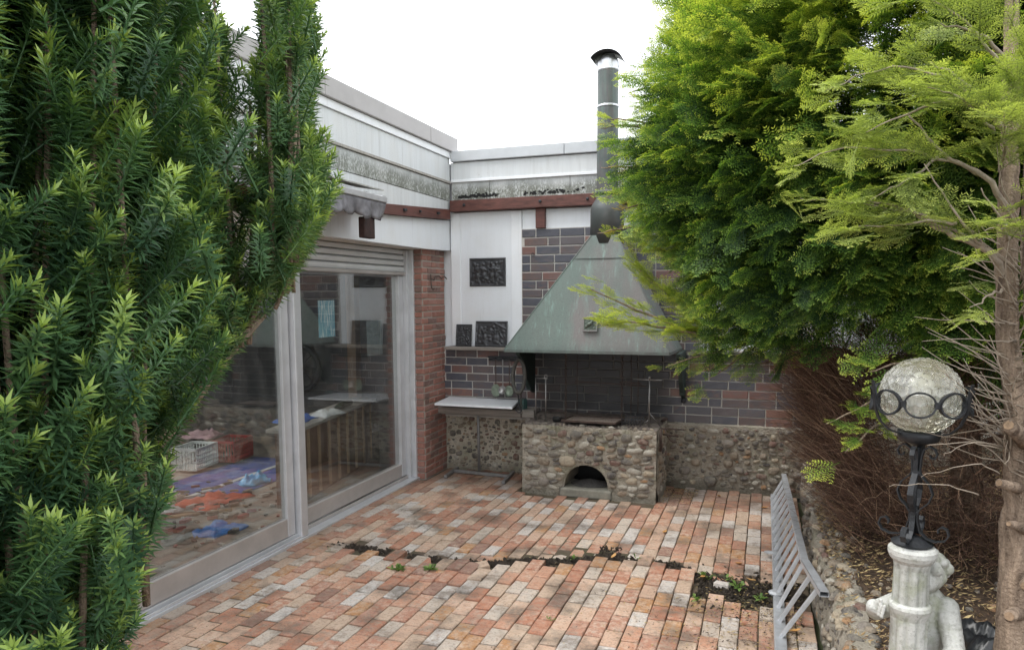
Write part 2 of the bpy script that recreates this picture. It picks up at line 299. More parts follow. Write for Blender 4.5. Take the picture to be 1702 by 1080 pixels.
def inst(name, me, parent, p, rot=(0,0,0), scl=(1,1,1)):
    o = bpy.data.objects.new(name, me); COL.objects.link(o); o.location = Vector(p)-wloc(parent); o.rotation_euler = rot; o.scale = scl; o.parent = parent; return o
def rawmesh(name, V, F, mat, tone=None, smooth=False):
    me = bpy.data.meshes.new(name); V = np.asarray(V, np.float32); F = np.asarray(F, np.int32); k = F.shape[1]
    me.vertices.add(len(V)); me.vertices.foreach_set('co', V.ravel()); me.loops.add(F.size); me.loops.foreach_set('vertex_index', F.ravel())
    me.polygons.add(len(F)); me.polygons.foreach_set('loop_start', np.arange(0, F.size, k, dtype=np.int32)); 
    if smooth: me.polygons.foreach_set('use_smooth', np.ones(len(F), bool))
    me.update(calc_edges=True)
    if tone is not None:
        a = me.attributes.new('tone', 'FLOAT', 'POINT'); a.data.foreach_set('value', np.asarray(tone, np.float32))
    me.materials.append(mat); return me

def kink(path, n=5, j=.004, seed=1):
    P = [Vector(p) for p in path]; r_ = random.Random(seed+len(P)); out = []
    for i in range(len(P)-1):
        a, b, c, d = P[max(i-1, 0)], P[i], P[i+1], P[min(i+2, len(P)-1)]
        for k in range(n):
            t = k/n; q = .5*((2*b)+(c-a)*t+(2*a-5*b+4*c-d)*t*t+(3*b-a-3*c+d)*t**3); out.append(q+(Vector((r_.uniform(-j, j), r_.uniform(-j, j), r_.uniform(-j, j))) if (i or k) else Vector((0, 0, 0))))
    out.append(P[-1]); return [tuple(q) for q in out]
# brick-like piece facing -Y, unit size w x h, chamfered front; origin at its back centre
def brickmesh(name, w, h, d, mat, ch=.004, jit=0, seed=0):
    rg = random.Random(seed); x, z = w/2, h/2
    def j(): return rg.uniform(-jit, jit)
    V = []
    for (yy, ins) in ((0, 0), (-d+ch, 0), (-d, ch*1.1)):
        for sx, sz in ((-1,-1),(1,-1),(1,1),(-1,1)): V.append((sx*(x-ins)+j(), yy+(j() if yy else 0), sz*(z-ins)+j()))
    F = [(8,9,10,11)]
    for a in (0, 4):
        for k in range(4): F.append((a+k, a+(k+1) % 4, a+4+(k+1) % 4, a+4+k))
    me = bpy.data.meshes.new(name); me.from_pydata(V, [], F); me.materials.append(mat); me.update(); return me

# =================================================================== GROUND
g = obj('ground', MB().add([(-200,-200,-.06),(200,-200,-.06),(200,200,-.06),(-200,200,-.06)], [(0,1,2,3)]), simple('grass_soil', (.06, .07, .03), .95, sc_=3), center=False); g['kind'] = 'structure'
# patio bed with a recess of soil showing in the joints
patio = obj('patio', MB().box(-3.52, .30, -1.5, 7.55, -.05, -.012), jointM, kind='structure')
CR = [(-3.15,4.81),(-2.92,4.80),(-2.44,4.76),(-2.09,4.75),(-1.79,4.82),(-1.64,4.94),(-1.43,4.99),(-1.21,5.1),(-1.06,5.22),(-.85,5.18),(-.6,5.2),(-.45,5.06),(-.24,4.9),(-.05,4.86),(.27,4.95)]
def crack_y(x):
    for (x0, y0), (x1, y1) in zip(CR, CR[1:]):
        if x0 <= x <= x1: return y0+(y1-y0)*(x-x0)/(x1-x0)
    return 4.8
def floor_z(x, y):
    z = .007*sin(1.9*x+.7)*sin(1.3*y+.4)+.004*sin(5.1*x+2.2*y)
    d = crack_y(x)-y
    if x > -3.0 and 0 < d < .75: z += .030*(1-d/.75)**1.5*min(1, (x+3.0)/.5)
    if x > -3.0 and -.5 < d <= 0: z -= .010*(1+d/.5)
    return z
pv = []
for s in range(5): pv.append(brickmesh('paver', .0992, .1935, .045, paverM, .0042, .002, s+3))
cracked = []
PV = []
rg = random.Random(11)
PX = .105; PY = .2055
for ci in range(-36, 3):
    x = .047+PX*ci+.0; off = (ci*.5 % 1)*PY+rg.uniform(-.018, .018) if ci % 5 else (ci*.37 % 1)*PY
    y = -1.4+off
    while y < 7.62:
        y += PY
        if x < -3.50+.05 or x > .27: continue
        if -2.28 < x < -.96 and y > 6.66: continue
        if y > 7.35+(.13 if x < -2.3 else 0): continue
        if x < -3.40 and y > 6.8: continue
        cy = crack_y(x); d = cy-y; near = abs(d)
        nearX = x > -3.0
        skip = False
        if nearX and -.065 < d < .045 and not (-.95 < x < -.75) : skip = True
        if -1.17 < x < -1.02 and 5.08 < y < 5.42: skip = True
        if x > -.42 and abs(y-4.86) < .12+ .10*max(0, x+.1)/.3: skip = True
        if x > -.08 and 4.55 < y < 5.05: skip = rg.random() < .75
        if skip: continue
        t = .006
        if nearX and near < .35: t = .03
        yy = y + (.012 if d < 0 else -.01)*(nearX and near < .3)
        zz = floor_z(x, y)+rg.uniform(-.0018, .0018)
        if x > -.4 and 4.2 < y < 5.1: zz -= .008; t = .045
        PV.append((x+rg.uniform(-.0015, .0015), yy+rg.uniform(-.002, .002), zz, rg.gauss(0, t*.5), rg.gauss(0, t*.5), rg.gauss(0, .006 if t < .01 else .02), rg.randrange(5)))
# loose pieces lying in the crack
PV += [(-2.30, 4.63, .012, .06, -.05, .5, 0), (-1.93, 4.70, .02, .10, .05, -1.0, 1), (-2.12, 4.60, .006, -.05, .07, .1, 2)]
def vis(p):
    v = Vector((p[0], p[1], 0))-Vector((0, 0, 1.944)); z = v.dot(fw); 
    if z <= .1: return 1e9
    px = v.dot(r2)/z; py = v.dot(u2)/z
    inside = abs(px) < .72 and -.40 < py
    return v.length if inside and px > -.58+max(0, (-.2-py))*.6 else 1e9
PV.sort(key=vis)
fieldV, fieldF = [], []
for i, (x, y, z, rx, ry, rz, k) in enumerate(PV):
    R = Euler((-pi/2+rx, ry, rz), 'XYZ')
    if i < 298: inst('paver', pv[k], patio, (x, y, z-.042), R)
    else:
        M4 = Matrix.Translation((x, y, z-.042)) @ R.to_matrix().to_4x4(); b = len(fieldV)
        fieldV += [tuple(M4 @ v.co) for v in pv[k].vertices]; fieldF += [tuple(b+a for a in p.vertices) for p in pv[k].polygons]
obj('paver_field', MB().add(fieldV, fieldF), paverM, patio, kind='stuff')
# two oddly shaped white fragments
tag(obj('loose_brick', MB().obox((-.24, 4.90, .012), ((1, -.35, .05), (.35, 1, 0), (0, 0, 1)), (.052, .028, .018)), simple('limewashed_brick', (.55, .50, .46), .85, 0, .2, 30, .4), bev=.005), 'broken whitish brick piece lying among weeds in the paving crack', 'brick')
# soil in the crack
sv = MB()
for a, b in zip(CR, CR[1:]):
    n_ = 8
    for i in range(n_):
        x = a[0]+(b[0]-a[0])*(i+.5)/n_; y = crack_y(x)
        for _ in range(16):
            px, py = x+random.gauss(0, .025), y+random.gauss(0, .03); s = random.uniform(.004, .013); zz = random.uniform(-.010, .004)
            sv.obox((px, py, zz), (Vector((random.random()-.5, random.random()-.5, random.random()-.5)), Vector((random.random(), .3, -.5)), Vector((.2, random.random(), .4))), (s, s*.8, s*.6))
for _ in range(700):
    px, py = random.uniform(-.4, .26), random.gauss(4.85, .16); s = random.uniform(.004, .014)
    sv.obox((px, py, random.uniform(-.012, .006)), (Vector((random.random()-.5, random.random()-.5, random.random()-.5)), Vector((random.random(), .3, -.5)), Vector((.2, random.random(), .4))), (s, s*.8, s*.5))
for _ in range(200):
    px, py = random.uniform(-1.17, -1.0), random.uniform(5.05, 5.45); s = random.uniform(.004, .012)
    sv.obox((px, py, random.uniform(-.014, -.002)), (Vector((random.random()-.5, random.random()-.5, random.random()-.5)), Vector((random.random(), .3, -.5)), Vector((.2, random.random(), .4))), (s, s*.8, s*.5))
o = obj('crack_soil', sv, soilM, kind='stuff'); tag(o, 'dark crumbly soil filling the long crack across the paving', 'soil')
# litter: seed crumbs and needles over the right half of the paving
lit = MB(); litM = N('plant_litter'); litM.pbr(litM.ramp(litM.g.outputs['Random Per Island'], [(0, (.02, .015, .012)), (.45, (.05, .03, .02)), (.6, (.30, .20, .07)), (.85, (.50, .38, .15)), (1, (.25, .14, .06))]), .85); litM = litM.m
rg = random.Random(5)
def flake(mb, x, y, z, L, w, tilt=.3):
    a = rg.uniform(0, 6.28); dx, dy = cos(a)*L/2, sin(a)*L/2; ox, oy = -sin(a)*w/2, cos(a)*w/2; h = rg.uniform(0, tilt)*L
    mb.add([(x-dx, y-dy, z), (x+ox, y+oy, z+.001+h*.5), (x+dx, y+dy, z+h), (x-ox, y-oy, z+.001)], [(0,1,2,3)])
for _ in range(2600):
    x = .25-abs(rg.gauss(0, .42)); y = 4.6-rg.expovariate(1/.6) if rg.random() < .75 else rg.uniform(4.4, 5.2)
    if y < 1.5: continue
    flake(lit, x, y, floor_z(x, y)+.006, rg.uniform(.008, .03), rg.uniform(.002, .006))
for _ in range(1500):
    x = rg.uniform(-1.3, .25); y = rg.uniform(3, 7.3)
    if x < -.9 and y > 6.6: continue
    if rg.random() < (x+1.5)/1.6: flake(lit, x, y, floor_z(x, y)+.006, rg.uniform(.006, .014), rg.uniform(.006, .011))
for _ in range(500):
    x = rg.uniform(-3.3, -.2); y = rg.uniform(2.5, 7); flake(lit, x, y, floor_z(x, y)+.006, rg.uniform(.005, .012), rg.uniform(.003, .008))
for _ in range(900):
    x = rg.uniform(-.98, -.6); y = 7.3-rg.expovariate(1/.2); 
    if y > 6.3: flake(lit, x, y, floor_z(x, y)+.006, rg.uniform(.006, .02), rg.uniform(.006, .014))
o = obj('plant_litter', lit, litM, kind='stuff'); tag(o, 'yellow needles and dark seed crumbs scattered over the paving', 'litter')
# fallen leaves one by one
dryM = N('dry_leaf'); dryM.pbr(dryM.ramp(dryM.rnd(), [(0, (.36, .17, .06)), (.5, (.50, .26, .08)), (1, (.55, .36, .16))]), .7); dryM = dryM.m
def leafmesh(name, L, w, mat, curl=.4, n=5):
    V, F = [], []
    for i in range(n):
        t = i/(n-1); ww = w*sin(pi*(.08+.9*t))**.8/2; z = curl*L*(t-.5)**2*1.5
        V += [(L*(t-.5), -ww, z+ww*.5), (L*(t-.5), 0, z), (L*(t-.5), ww, z+ww*.5)]
    for i in range(n-1): F += [(i*3, i*3+1, i*3+4, i*3+3), (i*3+1, i*3+2, i*3+5, i*3+4)]
    me = bpy.data.meshes.new(name); me.from_pydata(V, [], F); me.materials.append(mat); me.update(); return me
dry = leafmesh('fallen_leaf', .07, .035, dryM)
LV = [(-1.02, 5.15, 'curled orange leaf in the square gap left by a missing paver'), (-.84, 5.23, 'orange leaf lying beside the gap of the missing paver'), (-.37, 4.93, 'pale orange leaf at the edge of the paving crack'), (-.06, 5.07, 'small bent leaf standing near the low rail'), (-.40, 7.12, 'orange leaf under the cobble wall right of barbecue'), (.02, 6.85, 'yellow leaf near the far end of the low rail'), (.10, 6.55, 'small yellow leaf beside the low rail'), (.17, 3.95, 'long brown leaf between low rail and stone bed'), (.20, 4.35, 'brown leaf under the bars of the low rail'), (-.75, 5.9, 'pale leaf on whitish pavers right of barbecue'), (-.15, 5.35, 'dark brown leaf on a whitish paver')]
for x, y, lb in LV:
    o = bpy.data.objects.new('fallen_leaf', dry); COL.objects.link(o); o.location = (x, y, floor_z(x, y)+.009); o.rotation_euler = (rg.uniform(-.3, .3), rg.uniform(-.3, .3), rg.uniform(0, 6)); tag(o, lb, 'leaf', 'dry leaves fallen on the paving')
# weeds
def weed(x, y, n, s, lb, grassy=False):
    mb = MB(); tone = []
    for i in range(n):
        a = rg.uniform(0, 6.28); L = s*rg.uniform(.5, 1.1); w = L*(.08 if grassy else .32); e = rg.uniform(.35, 1.3); dx, dy = cos(a), sin(a); bx, by = x+rg.gauss(0, s*.25), y+rg.gauss(0, s*.2)
        P = [Vector((bx, by, floor_z(bx, by)))+Vector((dx*cos(e)*t, dy*cos(e)*t, sin(e)*t-.35*t*t))*L*1.25 for t in (0, .4, .75, 1)]
        sx, sy = -dy, dx; V = [P[0]]; V = [tuple(P[0])]
        for q, ww in ((P[1], w*.45), (P[2], w*.5)): V += [(q.x+sx*ww, q.y+sy*ww, q.z+ww*.3), (q.x-sx*ww, q.y-sy*ww, q.z+ww*.3)]
        V.append(tuple(P[3])); mb.add(V, [(0, 2, 1), (1, 2, 4, 3), (3, 4, 5)]); tone += [rg.uniform(.2, 1)]*6
    o = obj('weed', mb, leafW); a = o.data.attributes.new('tone', 'FLOAT', 'POINT'); a.data.foreach_set('value', tone); tag(o, lb, 'weed', 'weeds growing in the paving joints')
weed(-2.43, 4.47, 60, .055, 'dense dark green weed tuft in the paving crack before the doors')
weed(-2.20, 4.53, 26, .055, 'pale leafy weed beside the dark tuft in paving crack')
weed(-1.30, 5.03, 10, .04, 'tiny weed sprig in the crack left of the missing paver')
weed(-.85, 5.18, 10, .045, 'small sprig just right of the missing paver')
weed(-.36, 4.98, 24, .06, 'leafy weed left of the loose white brick piece')
weed(-.13, 4.86, 24, .055, 'leafy weed right of the loose white brick piece')
weed(-.38, 4.60, 14, .05, 'low weed in the square hole near the litter')
weed(-.20, 5.07, 18, .05, 'weed sprouting behind the loose white brick piece')
weed(0.0, 4.72, 26, .05, 'spreading weed in the soil patch beside low rail')
weed(-1.19, 4.05, 8, .03, 'tiny round leaved weed alone in a paver joint')
weed(-1.22, 3.42, 18, .10, 'thin pale grass tuft in a joint of the paving', True)
weed(-3.12, 4.66, 12, .05, 'short dry weed near the door post', True)

# =================================================================== BACK WALL
bwall = thing('garden_wall', 'back wall of dark klinker bricks and white panels behind the barbecue', 'wall', (-1.4, 7.5, 0))
obj('core', MB().box(-3.9, 4.2, 7.478, 7.75, 0, 3.36), plasterM, bwall)
obj('white_panel', MB().box(-3.30, -2.505, 7.44, 7.476, 1.385, 2.83), plasterM, bwall)
for x0, x1 in ((-3.30, -3.19), (-2.60, -2.482)): obj('cover_strip', MB().box(x0, x1, 7.428, 7.4385, 1.39, 2.828), plasterTrim, bwall, bev=.004)
obj('white_panel', MB().box(-2.478, -.625, 7.44, 7.476, 2.632, 2.83), plasterM, bwall)
obj('white_panel', MB().box(-.618, 4.1, 7.44, 7.476, 1.385, 2.83), plasterM, bwall)
obj('mortar', MB().box(-2.478, -.625, 7.412, 7.438, 1.36, 2.63), mortarM, bwall)
obj('mortar', MB().box(-3.42, 2.2, 7.412, 7.476, .60, 1.355), mortarM, bwall)
SB = [brickmesh('brick', .24, .071, .014, brickM, .003, .001, 5), brickmesh('brick', .24, .071, .014, brickM, .003, .0015, 9)]
def lay(x0, x1, z0, n, pitch, ch, parent, meshes, y, seed, headers=0.0, skipf=None, mesh_w=.24, mesh_h=.071, pattern=None):
    rgb = random.Random(seed); joint = pitch-mesh_w*(pitch/.255)
    for r in range(n):
        zc = z0+ch*(r+.5); x = x0-pitch*((r % 2)*.5+rgb.choice((0, .13, -.1)) if pattern is None else pattern(r))
        while x < x1:
            w = pitch*(.5 if rgb.random() < headers else 1); a = max(x, x0); b = min(x+w, x1)
            if b-a > .035 and not (skipf and skipf((a+b)/2, zc)):
                inst('brick', meshes[rgb.randrange(len(meshes))], parent, ((a+b)/2, y, zc+rgb.uniform(-.0008, .0008)), (0, rgb.uniform(-.004, .004), 0), ((b-a-.012)/mesh_w, 1+rgb.uniform(-.1, .2), (ch-.0115)/mesh_h))
            x += w
lay(-3.40, .80, .655, 8, .252, .0865, bwall, SB, 7.4185, 3, .07, skipf=lambda x, z: False)
lay(-2.476, -.627, 1.372, 14, .262, .0897, bwall, SB, 7.4185, 8, .22, skipf=lambda x, z: abs(x+1.6) < (2.42-z)*.55 and z < 2.25)
obj('ledge', MB().box(-3.33, -2.25, 7.27, 7.44, 1.350, 1.384), greyW, bwall, bev=.006)
obj('ledge', MB().box(-.70, 3.0, 7.33, 7.44, 1.358, 1.384), greyW, bwall, bev=.004)
obj('beam', MB().box(-3.27, 1.6, 7.34, 7.476, 2.838, 2.955), brown, bwall, bev=.006)
obj('post', MB().box(-2.315, -2.215, 7.385, 7.439, 2.632, 2.8365), brown, bwall, bev=.004)
for x in (-3.1, -2.25, -1.75, -.6, .3): obj('bolt', MB().lathe([(.016, 0), (.016, .01), (.008, .014)], (x, 7.34, 2.90), 10, R=Matrix.Rotation(pi/2, 3, 'X')), ironM, bwall)
# cladding above the beam: two lapped boards and the coping
for x0, x1 in ((-3.27, -2.83), (-2.826, -1.95), (-1.946, -1.0), (-.996, 1.2), (1.204, 4.1)): obj('fascia_board', MB().box(x0, x1, 7.40, 7.476, 2.96, 3.165), mouldM, bwall, bev=.003)
obj('fascia_board', MB().box(-3.27, 4.1, 7.385, 7.476, 3.168, 3.355), whiteM, bwall, bev=.003)
obj('lap_strip', MB().box(-3.27, 4.1, 7.374, 7.384, 3.148, 3.176), plasterTrim, bwall, bev=.002)
for x0, x1 in ((-3.262, -2.0), (-1.996, .2), (.204, 4.15)): obj('coping', MB().box(x0, x1, 7.35, 7.80, 3.362, 3.475), cop2, bwall, bev=.006)
# flaking black paint along the lower board
fl = MB(); rgf = random.Random(2)
for c0, c1, n_ in ((-3.2, -2.72, 90), (-2.45, -2.0, 60), (-1.98, -1.8, 10), (-1.35, -1.1, 40)):
    for _ in range(n_):
        x = rgf.uniform(c0, c1); z = 2.985+abs(rgf.gauss(0, .016)); s = rgf.uniform(.006, .022); ang = rgf.uniform(0, 1)
        fl.add([(x+s*rgf.uniform(.6, 1.2)*cos(ang+k*pi/3), 7.3975, z+s*.6*sin(ang+k*pi/3)) for k in range(6)], [tuple(range(6))])
        fl.add([(x+s*cos(ang+k*pi/2), 7.3955+.0005*k, z+s*.5*sin(ang+k*pi/2)) for k in range(4)], [(0,1,2,3)])
obj('paint_flake', fl, blackM, bwall, kind='stuff')
# thin wire trellis on the white panel right of the hood
wt = MB()
for x in (-.50, -.36): wt.tube([(x, 7.40, 1.40), (x, 7.40, 2.6)], .003, 5)
for z in (1.66, 1.90, 2.14): wt.tube([(-.60, 7.396, z), (.35, 7.396, z)], .003, 5)
tag(obj('wire_trellis', wt, ironM), 'thin black wire grid on the white panel behind yew branches', 'trellis')
# eye bolt in the klinker panel
eb = MB(); eb.tube([(-2.345+.016*cos(a), 7.385, 2.362+.016*sin(a)) for a in np.linspace(0, 2*pi, 14)], .0035, 6); eb.tube([(-2.345, 7.40, 2.378), (-2.345, 7.37, 2.378)], .004, 6)
obj('eye_bolt', eb, ironM, bwall, smooth=True)

# stones on walls ---------------------------------------------------------------
def stonemesh(seed, mat, n=9, rings=3, name='stone'):
    r = random.Random(seed); V = []; F = []
    rad = [1+r.uniform(-.24, .20) for _ in range(n)]; sq = r.uniform(.6, .95)
    rad = [(rad[i]*2+rad[(i+1) % n])/3 for i in range(n)]
    for k, (rr, d) in enumerate(((1.0, .15), (.93, -.35), (.66, -.78))):
        for i in range(n):
            a = 2*pi*i/n; c, s = cos(a), sin(a); p = (abs(c)**sq*(1 if c > 0 else -1), abs(s)**sq*(1 if s > 0 else -1)); V.append((p[0]*rr*rad[i]*.5, d*.5+r.uniform(-.03, .03), p[1]*rr*rad[i]*.5))
    V.append((r.uniform(-.08, .08), -.48, r.uniform(-.08, .08)))
    for k in range(rings-1):
        for i in range(n): F.append((k*n+i, k*n+(i+1) % n, (k+1)*n+(i+1) % n, (k+1)*n+i))
    for i in range(n): F.append(((rings-1)*n+i, (rings-1)*n+(i+1) % n, rings*n))
    me = bpy.data.meshes.new(name); me.from_pydata(V, [], F); me.polygons.foreach_set('use_smooth', [True]*len(F)); me.materials.append(mat); me.update(); return me
STN = [stonemesh(i, stoneM) for i in range(10)]
def scatter_stones(u0, u1, z0, z1, n, big, seed, forbid=None, ratio=(.45, .95)):
    r = random.Random(seed); out = []; tries = 0
    while len(out) < n and tries < 26000:
        tries += 1; f = len(out)/n; w = big*(1-.80*f**.42)*r.uniform(.75, 1.15); h = w*r.uniform(*ratio)*(1 if r.random() > .1 else 1.3)
        u = r.uniform(u0+w/2, u1-w/2); z = r.uniform(z0+h/2, z1-h/2)
        if forbid and forbid(u, z, w/2, h/2): continue
        if any(((u-a)/((w+c)*.50))**2+((z-b)/((h+d)*.50))**2 < 1 for a, b, c, d in out): continue
        out.append((u, z, w, h))
    return out
def put_stones(lst, parent, frame, seed, prot=.45, limit=290):
    r = random.Random(seed); rest = MB(); lst = sorted(lst, key=lambda s: -s[2]*s[3])
    for i, (u, z, w, h) in enumerate(lst):
        p, rz = frame(u, z); me = STN[r.randrange(10)]; d = min(w, h)*prot*r.uniform(.6, 1.3); roll = r.uniform(-.35, .35)+(pi if r.random() < .5 else 0)
        Rm = Matrix.Rotation(rz, 3, 'Z') @ Matrix.Rotation(roll, 3, 'Y'); sc3 = (w, d*2, h)
        if i < limit: inst('stone', me, parent, p, Rm.to_euler(), sc3)
        else: rest.add([Vector(p)+Rm @ Vector((v.co.x*w, v.co.y*d*2, v.co.z*h)) for v in me.vertices], [tuple(q.vertices) for q in me.polygons])
    if rest.v: obj('small_stone', rest, stoneM, parent, smooth=True, kind='stuff')
def lumpy(u0, u1, z0, z1, nu, nz, fr, amp, seed):
    mb = MB(); V = []; r = random.Random(seed)
    for j in range(nz+1):
        for i in range(nu+1):
            u = u0+(u1-u0)*i/nu; z = z0+(z1-z0)*j/nz; e = 0 if i in (0, nu) else 1; V.append(fr(u, z, r.uniform(-amp, amp)*e))
    return mb.add(V, [(j*(nu+1)+i, j*(nu+1)+i+1, (j+1)*(nu+1)+i+1, (j+1)*(nu+1)+i) for j in range(nz) for i in range(nu)])
ws = thing('cobble_wall', 'low wall of dark cobbles in pale mortar behind the marble table', 'wall', (-2.85, 7.5, 0))
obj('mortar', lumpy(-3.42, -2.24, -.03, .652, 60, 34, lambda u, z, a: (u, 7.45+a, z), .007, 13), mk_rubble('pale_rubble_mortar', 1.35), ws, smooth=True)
put_stones(scatter_stones(-3.40, -2.28, .02, .64, 240, .10, 4), ws, lambda u, z: ((u, 7.450, z), 0), 4, .55)
ws2 = thing('cobble_wall', 'low wall of rounded cobbles below the bricks right of barbecue', 'wall', (.0, 7.36, 0))
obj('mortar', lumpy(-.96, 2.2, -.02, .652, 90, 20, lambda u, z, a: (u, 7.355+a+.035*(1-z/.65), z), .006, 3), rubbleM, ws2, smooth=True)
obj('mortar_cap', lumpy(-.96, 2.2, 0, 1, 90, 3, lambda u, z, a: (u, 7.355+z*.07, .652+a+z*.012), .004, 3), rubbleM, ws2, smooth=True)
put_stones(scatter_stones(-.95, .65, .03, .64, 250, .125, 6), ws2, lambda u, z: ((u, 7.352+.03*(1-z/.65), z), 0), 6, .4)
# =================================================================== LEFT HOUSE
hs = thing('house', 'low white flat roofed house with sliding glass doors left of patio', 'house', (-5.5, 4.5, 0))
rf_ = simple('roof_felt', (.10, .10, .10), .9)
for b_ in ((-9.0, -8.0, -1.0, 7.42), (-5.0, -3.40, -1.0, 7.42), (-7.998, -5.002, -1.0, 4.2), (-7.998, -5.002, 6.3, 7.42)): obj('roof', MB().box(b_[0], b_[1], b_[2], b_[3], 3.0, 3.44), rf_, hs)  # roof split round an added opening that brings daylight indoors
def lface(name, y0, y1, z0, z1, x, mat, bev=.003, th=.06): return obj(name, MB().box(x-th, x, y0, y1, z0, z1), mat, hs, bev=bev)
for y0, y1 in ((-1.0, 1.6), (1.604, 4.30), (4.304, 4.97), (4.974, 6.83), (6.834, 7.512)): 
    obj('coping', MB().box(-3.62, -3.235, y0, y1, 3.47, 3.628), copM, hs, bev=.006)
lface('fascia_board', -1, 7.39, 3.40, 3.467, -3.262, plasterTrim)
for y0, y1 in ((-1, 2.9), (2.903, 7.385)): lface('fascia_board', y0, y1, 3.16, 3.397, -3.28, whiteM)
lface('ledge_strip', -1, 7.385, 3.135, 3.158, -3.266, simple('grey_sealed_edge', (.36, .34, .31), .8, 0, .3, 40, .5), .002, .08)
for y0, y1 in ((-1, 2.1), (2.103, 5.0), (5.003, 7.385)): lface('fascia_board', y0, y1, 2.955, 3.132, -3.285, mouldM)
# white strip under the dirty board down to the slightly sagging beam
obj('fascia_board', MB().prism([(-1, 2.60), (5.9, 2.765), (7.385, 2.862), (7.385, 2.952), (-1, 2.952)], 0, -3.36, -3.292), whiteM, hs)
obj('beam', MB().prism([(-1, 2.50), (5.95, 2.673), (7.338, 2.752), (7.338, 2.860), (5.9, 2.763), (-1, 2.60)], 0, -3.36, -3.262), brown, hs, bev=.004)
for y in (6.28, 6.60, 7.02): obj('bolt', MB().obox((-3.255, y, 2.745+(y-6.28)*.06), ((0, 1, .1), (1, 0, 0), (0, -.1, 1)), (.028 if y != 6.6 else .01, .012, .012)), ironM, hs, bev=.004)
obj('white_panel', MB().prism([(5.0, 2.416), (6.9, 2.416), (7.475, 2.430), (7.475, 2.752), (5.95, 2.672), (5.0, 2.645)], 0, -3.39, -3.315), plasterM, hs)
obj('white_panel', MB().box(-3.385, -3.32, -1, 4.997, 2.416, 2.50), creamM, hs)
obj('soffit', MB().box(-3.75, -3.395, -1, 6.86, 2.412, 2.45), creamM, hs)
# roller shutter of four slats with ventilation slots
sh = obj('roller_shutter', MB().box(-3.585, -3.575, 1.0, 6.868, 2.18, 2.409), shutM, hs)
slot = MB()
for k in range(4):
    z0 = 2.355-.058*k
    obj('shutter_slat', MB().prism([(-3.574, z0), (-3.556, z0+.004), (-3.550, z0+.022), (-3.552, z0+.045), (-3.566, z0+.0535), (-3.574, z0+.0535)], 1, 1.0, 6.868), shutM, sh)
    if k < 3:
        y = 3.0
        while y < 6.86: slot.box(-3.5555, -3.5535, y, y+.02, z0+.001, z0+.0065); y += .034
obj('vent_slot', slot, blackM, sh, kind='stuff')
obj('end_bar', MB().box(-3.588, -3.536, 1.0, 6.868, 2.148, 2.18), aluD, sh, bev=.004)
# sliding doors
dr = obj('sliding_door', MB().box(-3.70, -3.60, 4.83, 6.88, 2.13, 2.20), alu, hs)
obj('stile', MB().box(-3.64, -3.565, 6.70, 6.795, .06, 2.145), alu, dr, bev=.004)
obj('stile', MB().box(-3.64, -3.575, 4.905, 4.97, .06, 2.145), alu, dr, bev=.004)
obj('bottom_rail', MB().box(-3.636, -3.568, 4.972, 6.698, .06, .19), aluD, dr, bev=.004)
obj('pane', MB().box(-3.612, -3.600, 4.972, 6.698, .191, 2.15), glassM, dr)
dr2 = obj('sliding_door', MB().box(-3.58, -3.535, 1.5, 4.80, 2.13, 2.146), alu, hs)
obj('stile', MB().box(-3.575, -3.515, 4.70, 4.79, .06, 2.145), alu, dr2, bev=.004)
obj('bottom_rail', MB().box(-3.572, -3.518, 1.5, 4.698, .06, .205), aluD, dr2, bev=.004)
obj('pane', MB().box(-3.552, -3.540, 1.5, 4.698, .206, 2.14), glassM, dr2)
obj('stile', MB().box(-3.575, -3.515, 1.4, 1.498, .06, 2.145), alu, dr2, bev=.004)
dfm = obj('door_frame', MB().box(-3.68, -3.455, 1.3, 6.90, -.02, .022), alu, hs, bev=.003)
obj('track', MB().box(-3.512, -3.500, 1.3, 4.88, .0225, .058), alu, dfm, bev=.002); obj('track', MB().box(-3.482, -3.470, 1.3, 4.88, .0225, .040), alu, dfm, bev=.002)
obj('track', MB().box(-3.562, -3.548, 4.9, 6.88, .0225, .052), aluD, dfm, bev=.002)
obj('jamb', MB().box(-3.70, -3.52, 6.797, 6.845, .0225, 2.40), alu, dfm, bev=.004)
obj('jamb', MB().box(-3.56, -3.475, 6.846, 6.898, .0225, 2.41), alu, dfm, bev=.006)
obj('post', MB().box(-3.60, -3.465, 4.805, 4.895, .0225, 2.40), alu, dfm, bev=.008)
obj('jamb', MB().box(-3.70, -3.47, 1.2, 1.298, -.02, 2.40), alu, dfm, bev=.004)
obj('wall', MB().box(-3.75, -3.50, -1.0, 1.198, 0, 2.41), plasterM, hs)
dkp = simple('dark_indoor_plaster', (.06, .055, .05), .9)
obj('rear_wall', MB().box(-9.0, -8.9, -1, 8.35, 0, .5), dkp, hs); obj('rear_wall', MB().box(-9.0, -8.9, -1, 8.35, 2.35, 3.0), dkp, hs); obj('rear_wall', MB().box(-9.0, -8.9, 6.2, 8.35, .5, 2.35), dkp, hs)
for y in (-1.0, .8, 2.6, 4.4, 6.12): obj('added_window_post', MB().box(-9.0, -8.92, y, y+.08, .5, 2.35), alu, hs)  # posts of an added window band in the rear wall, letting daylight in
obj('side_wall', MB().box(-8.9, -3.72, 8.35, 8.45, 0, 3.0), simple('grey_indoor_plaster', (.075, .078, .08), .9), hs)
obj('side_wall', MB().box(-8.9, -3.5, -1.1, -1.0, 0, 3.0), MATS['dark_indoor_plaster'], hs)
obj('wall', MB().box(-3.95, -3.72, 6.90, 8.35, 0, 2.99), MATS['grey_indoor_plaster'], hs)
clm = simple('dark_ceiling', (.14, .12, .10), .9)
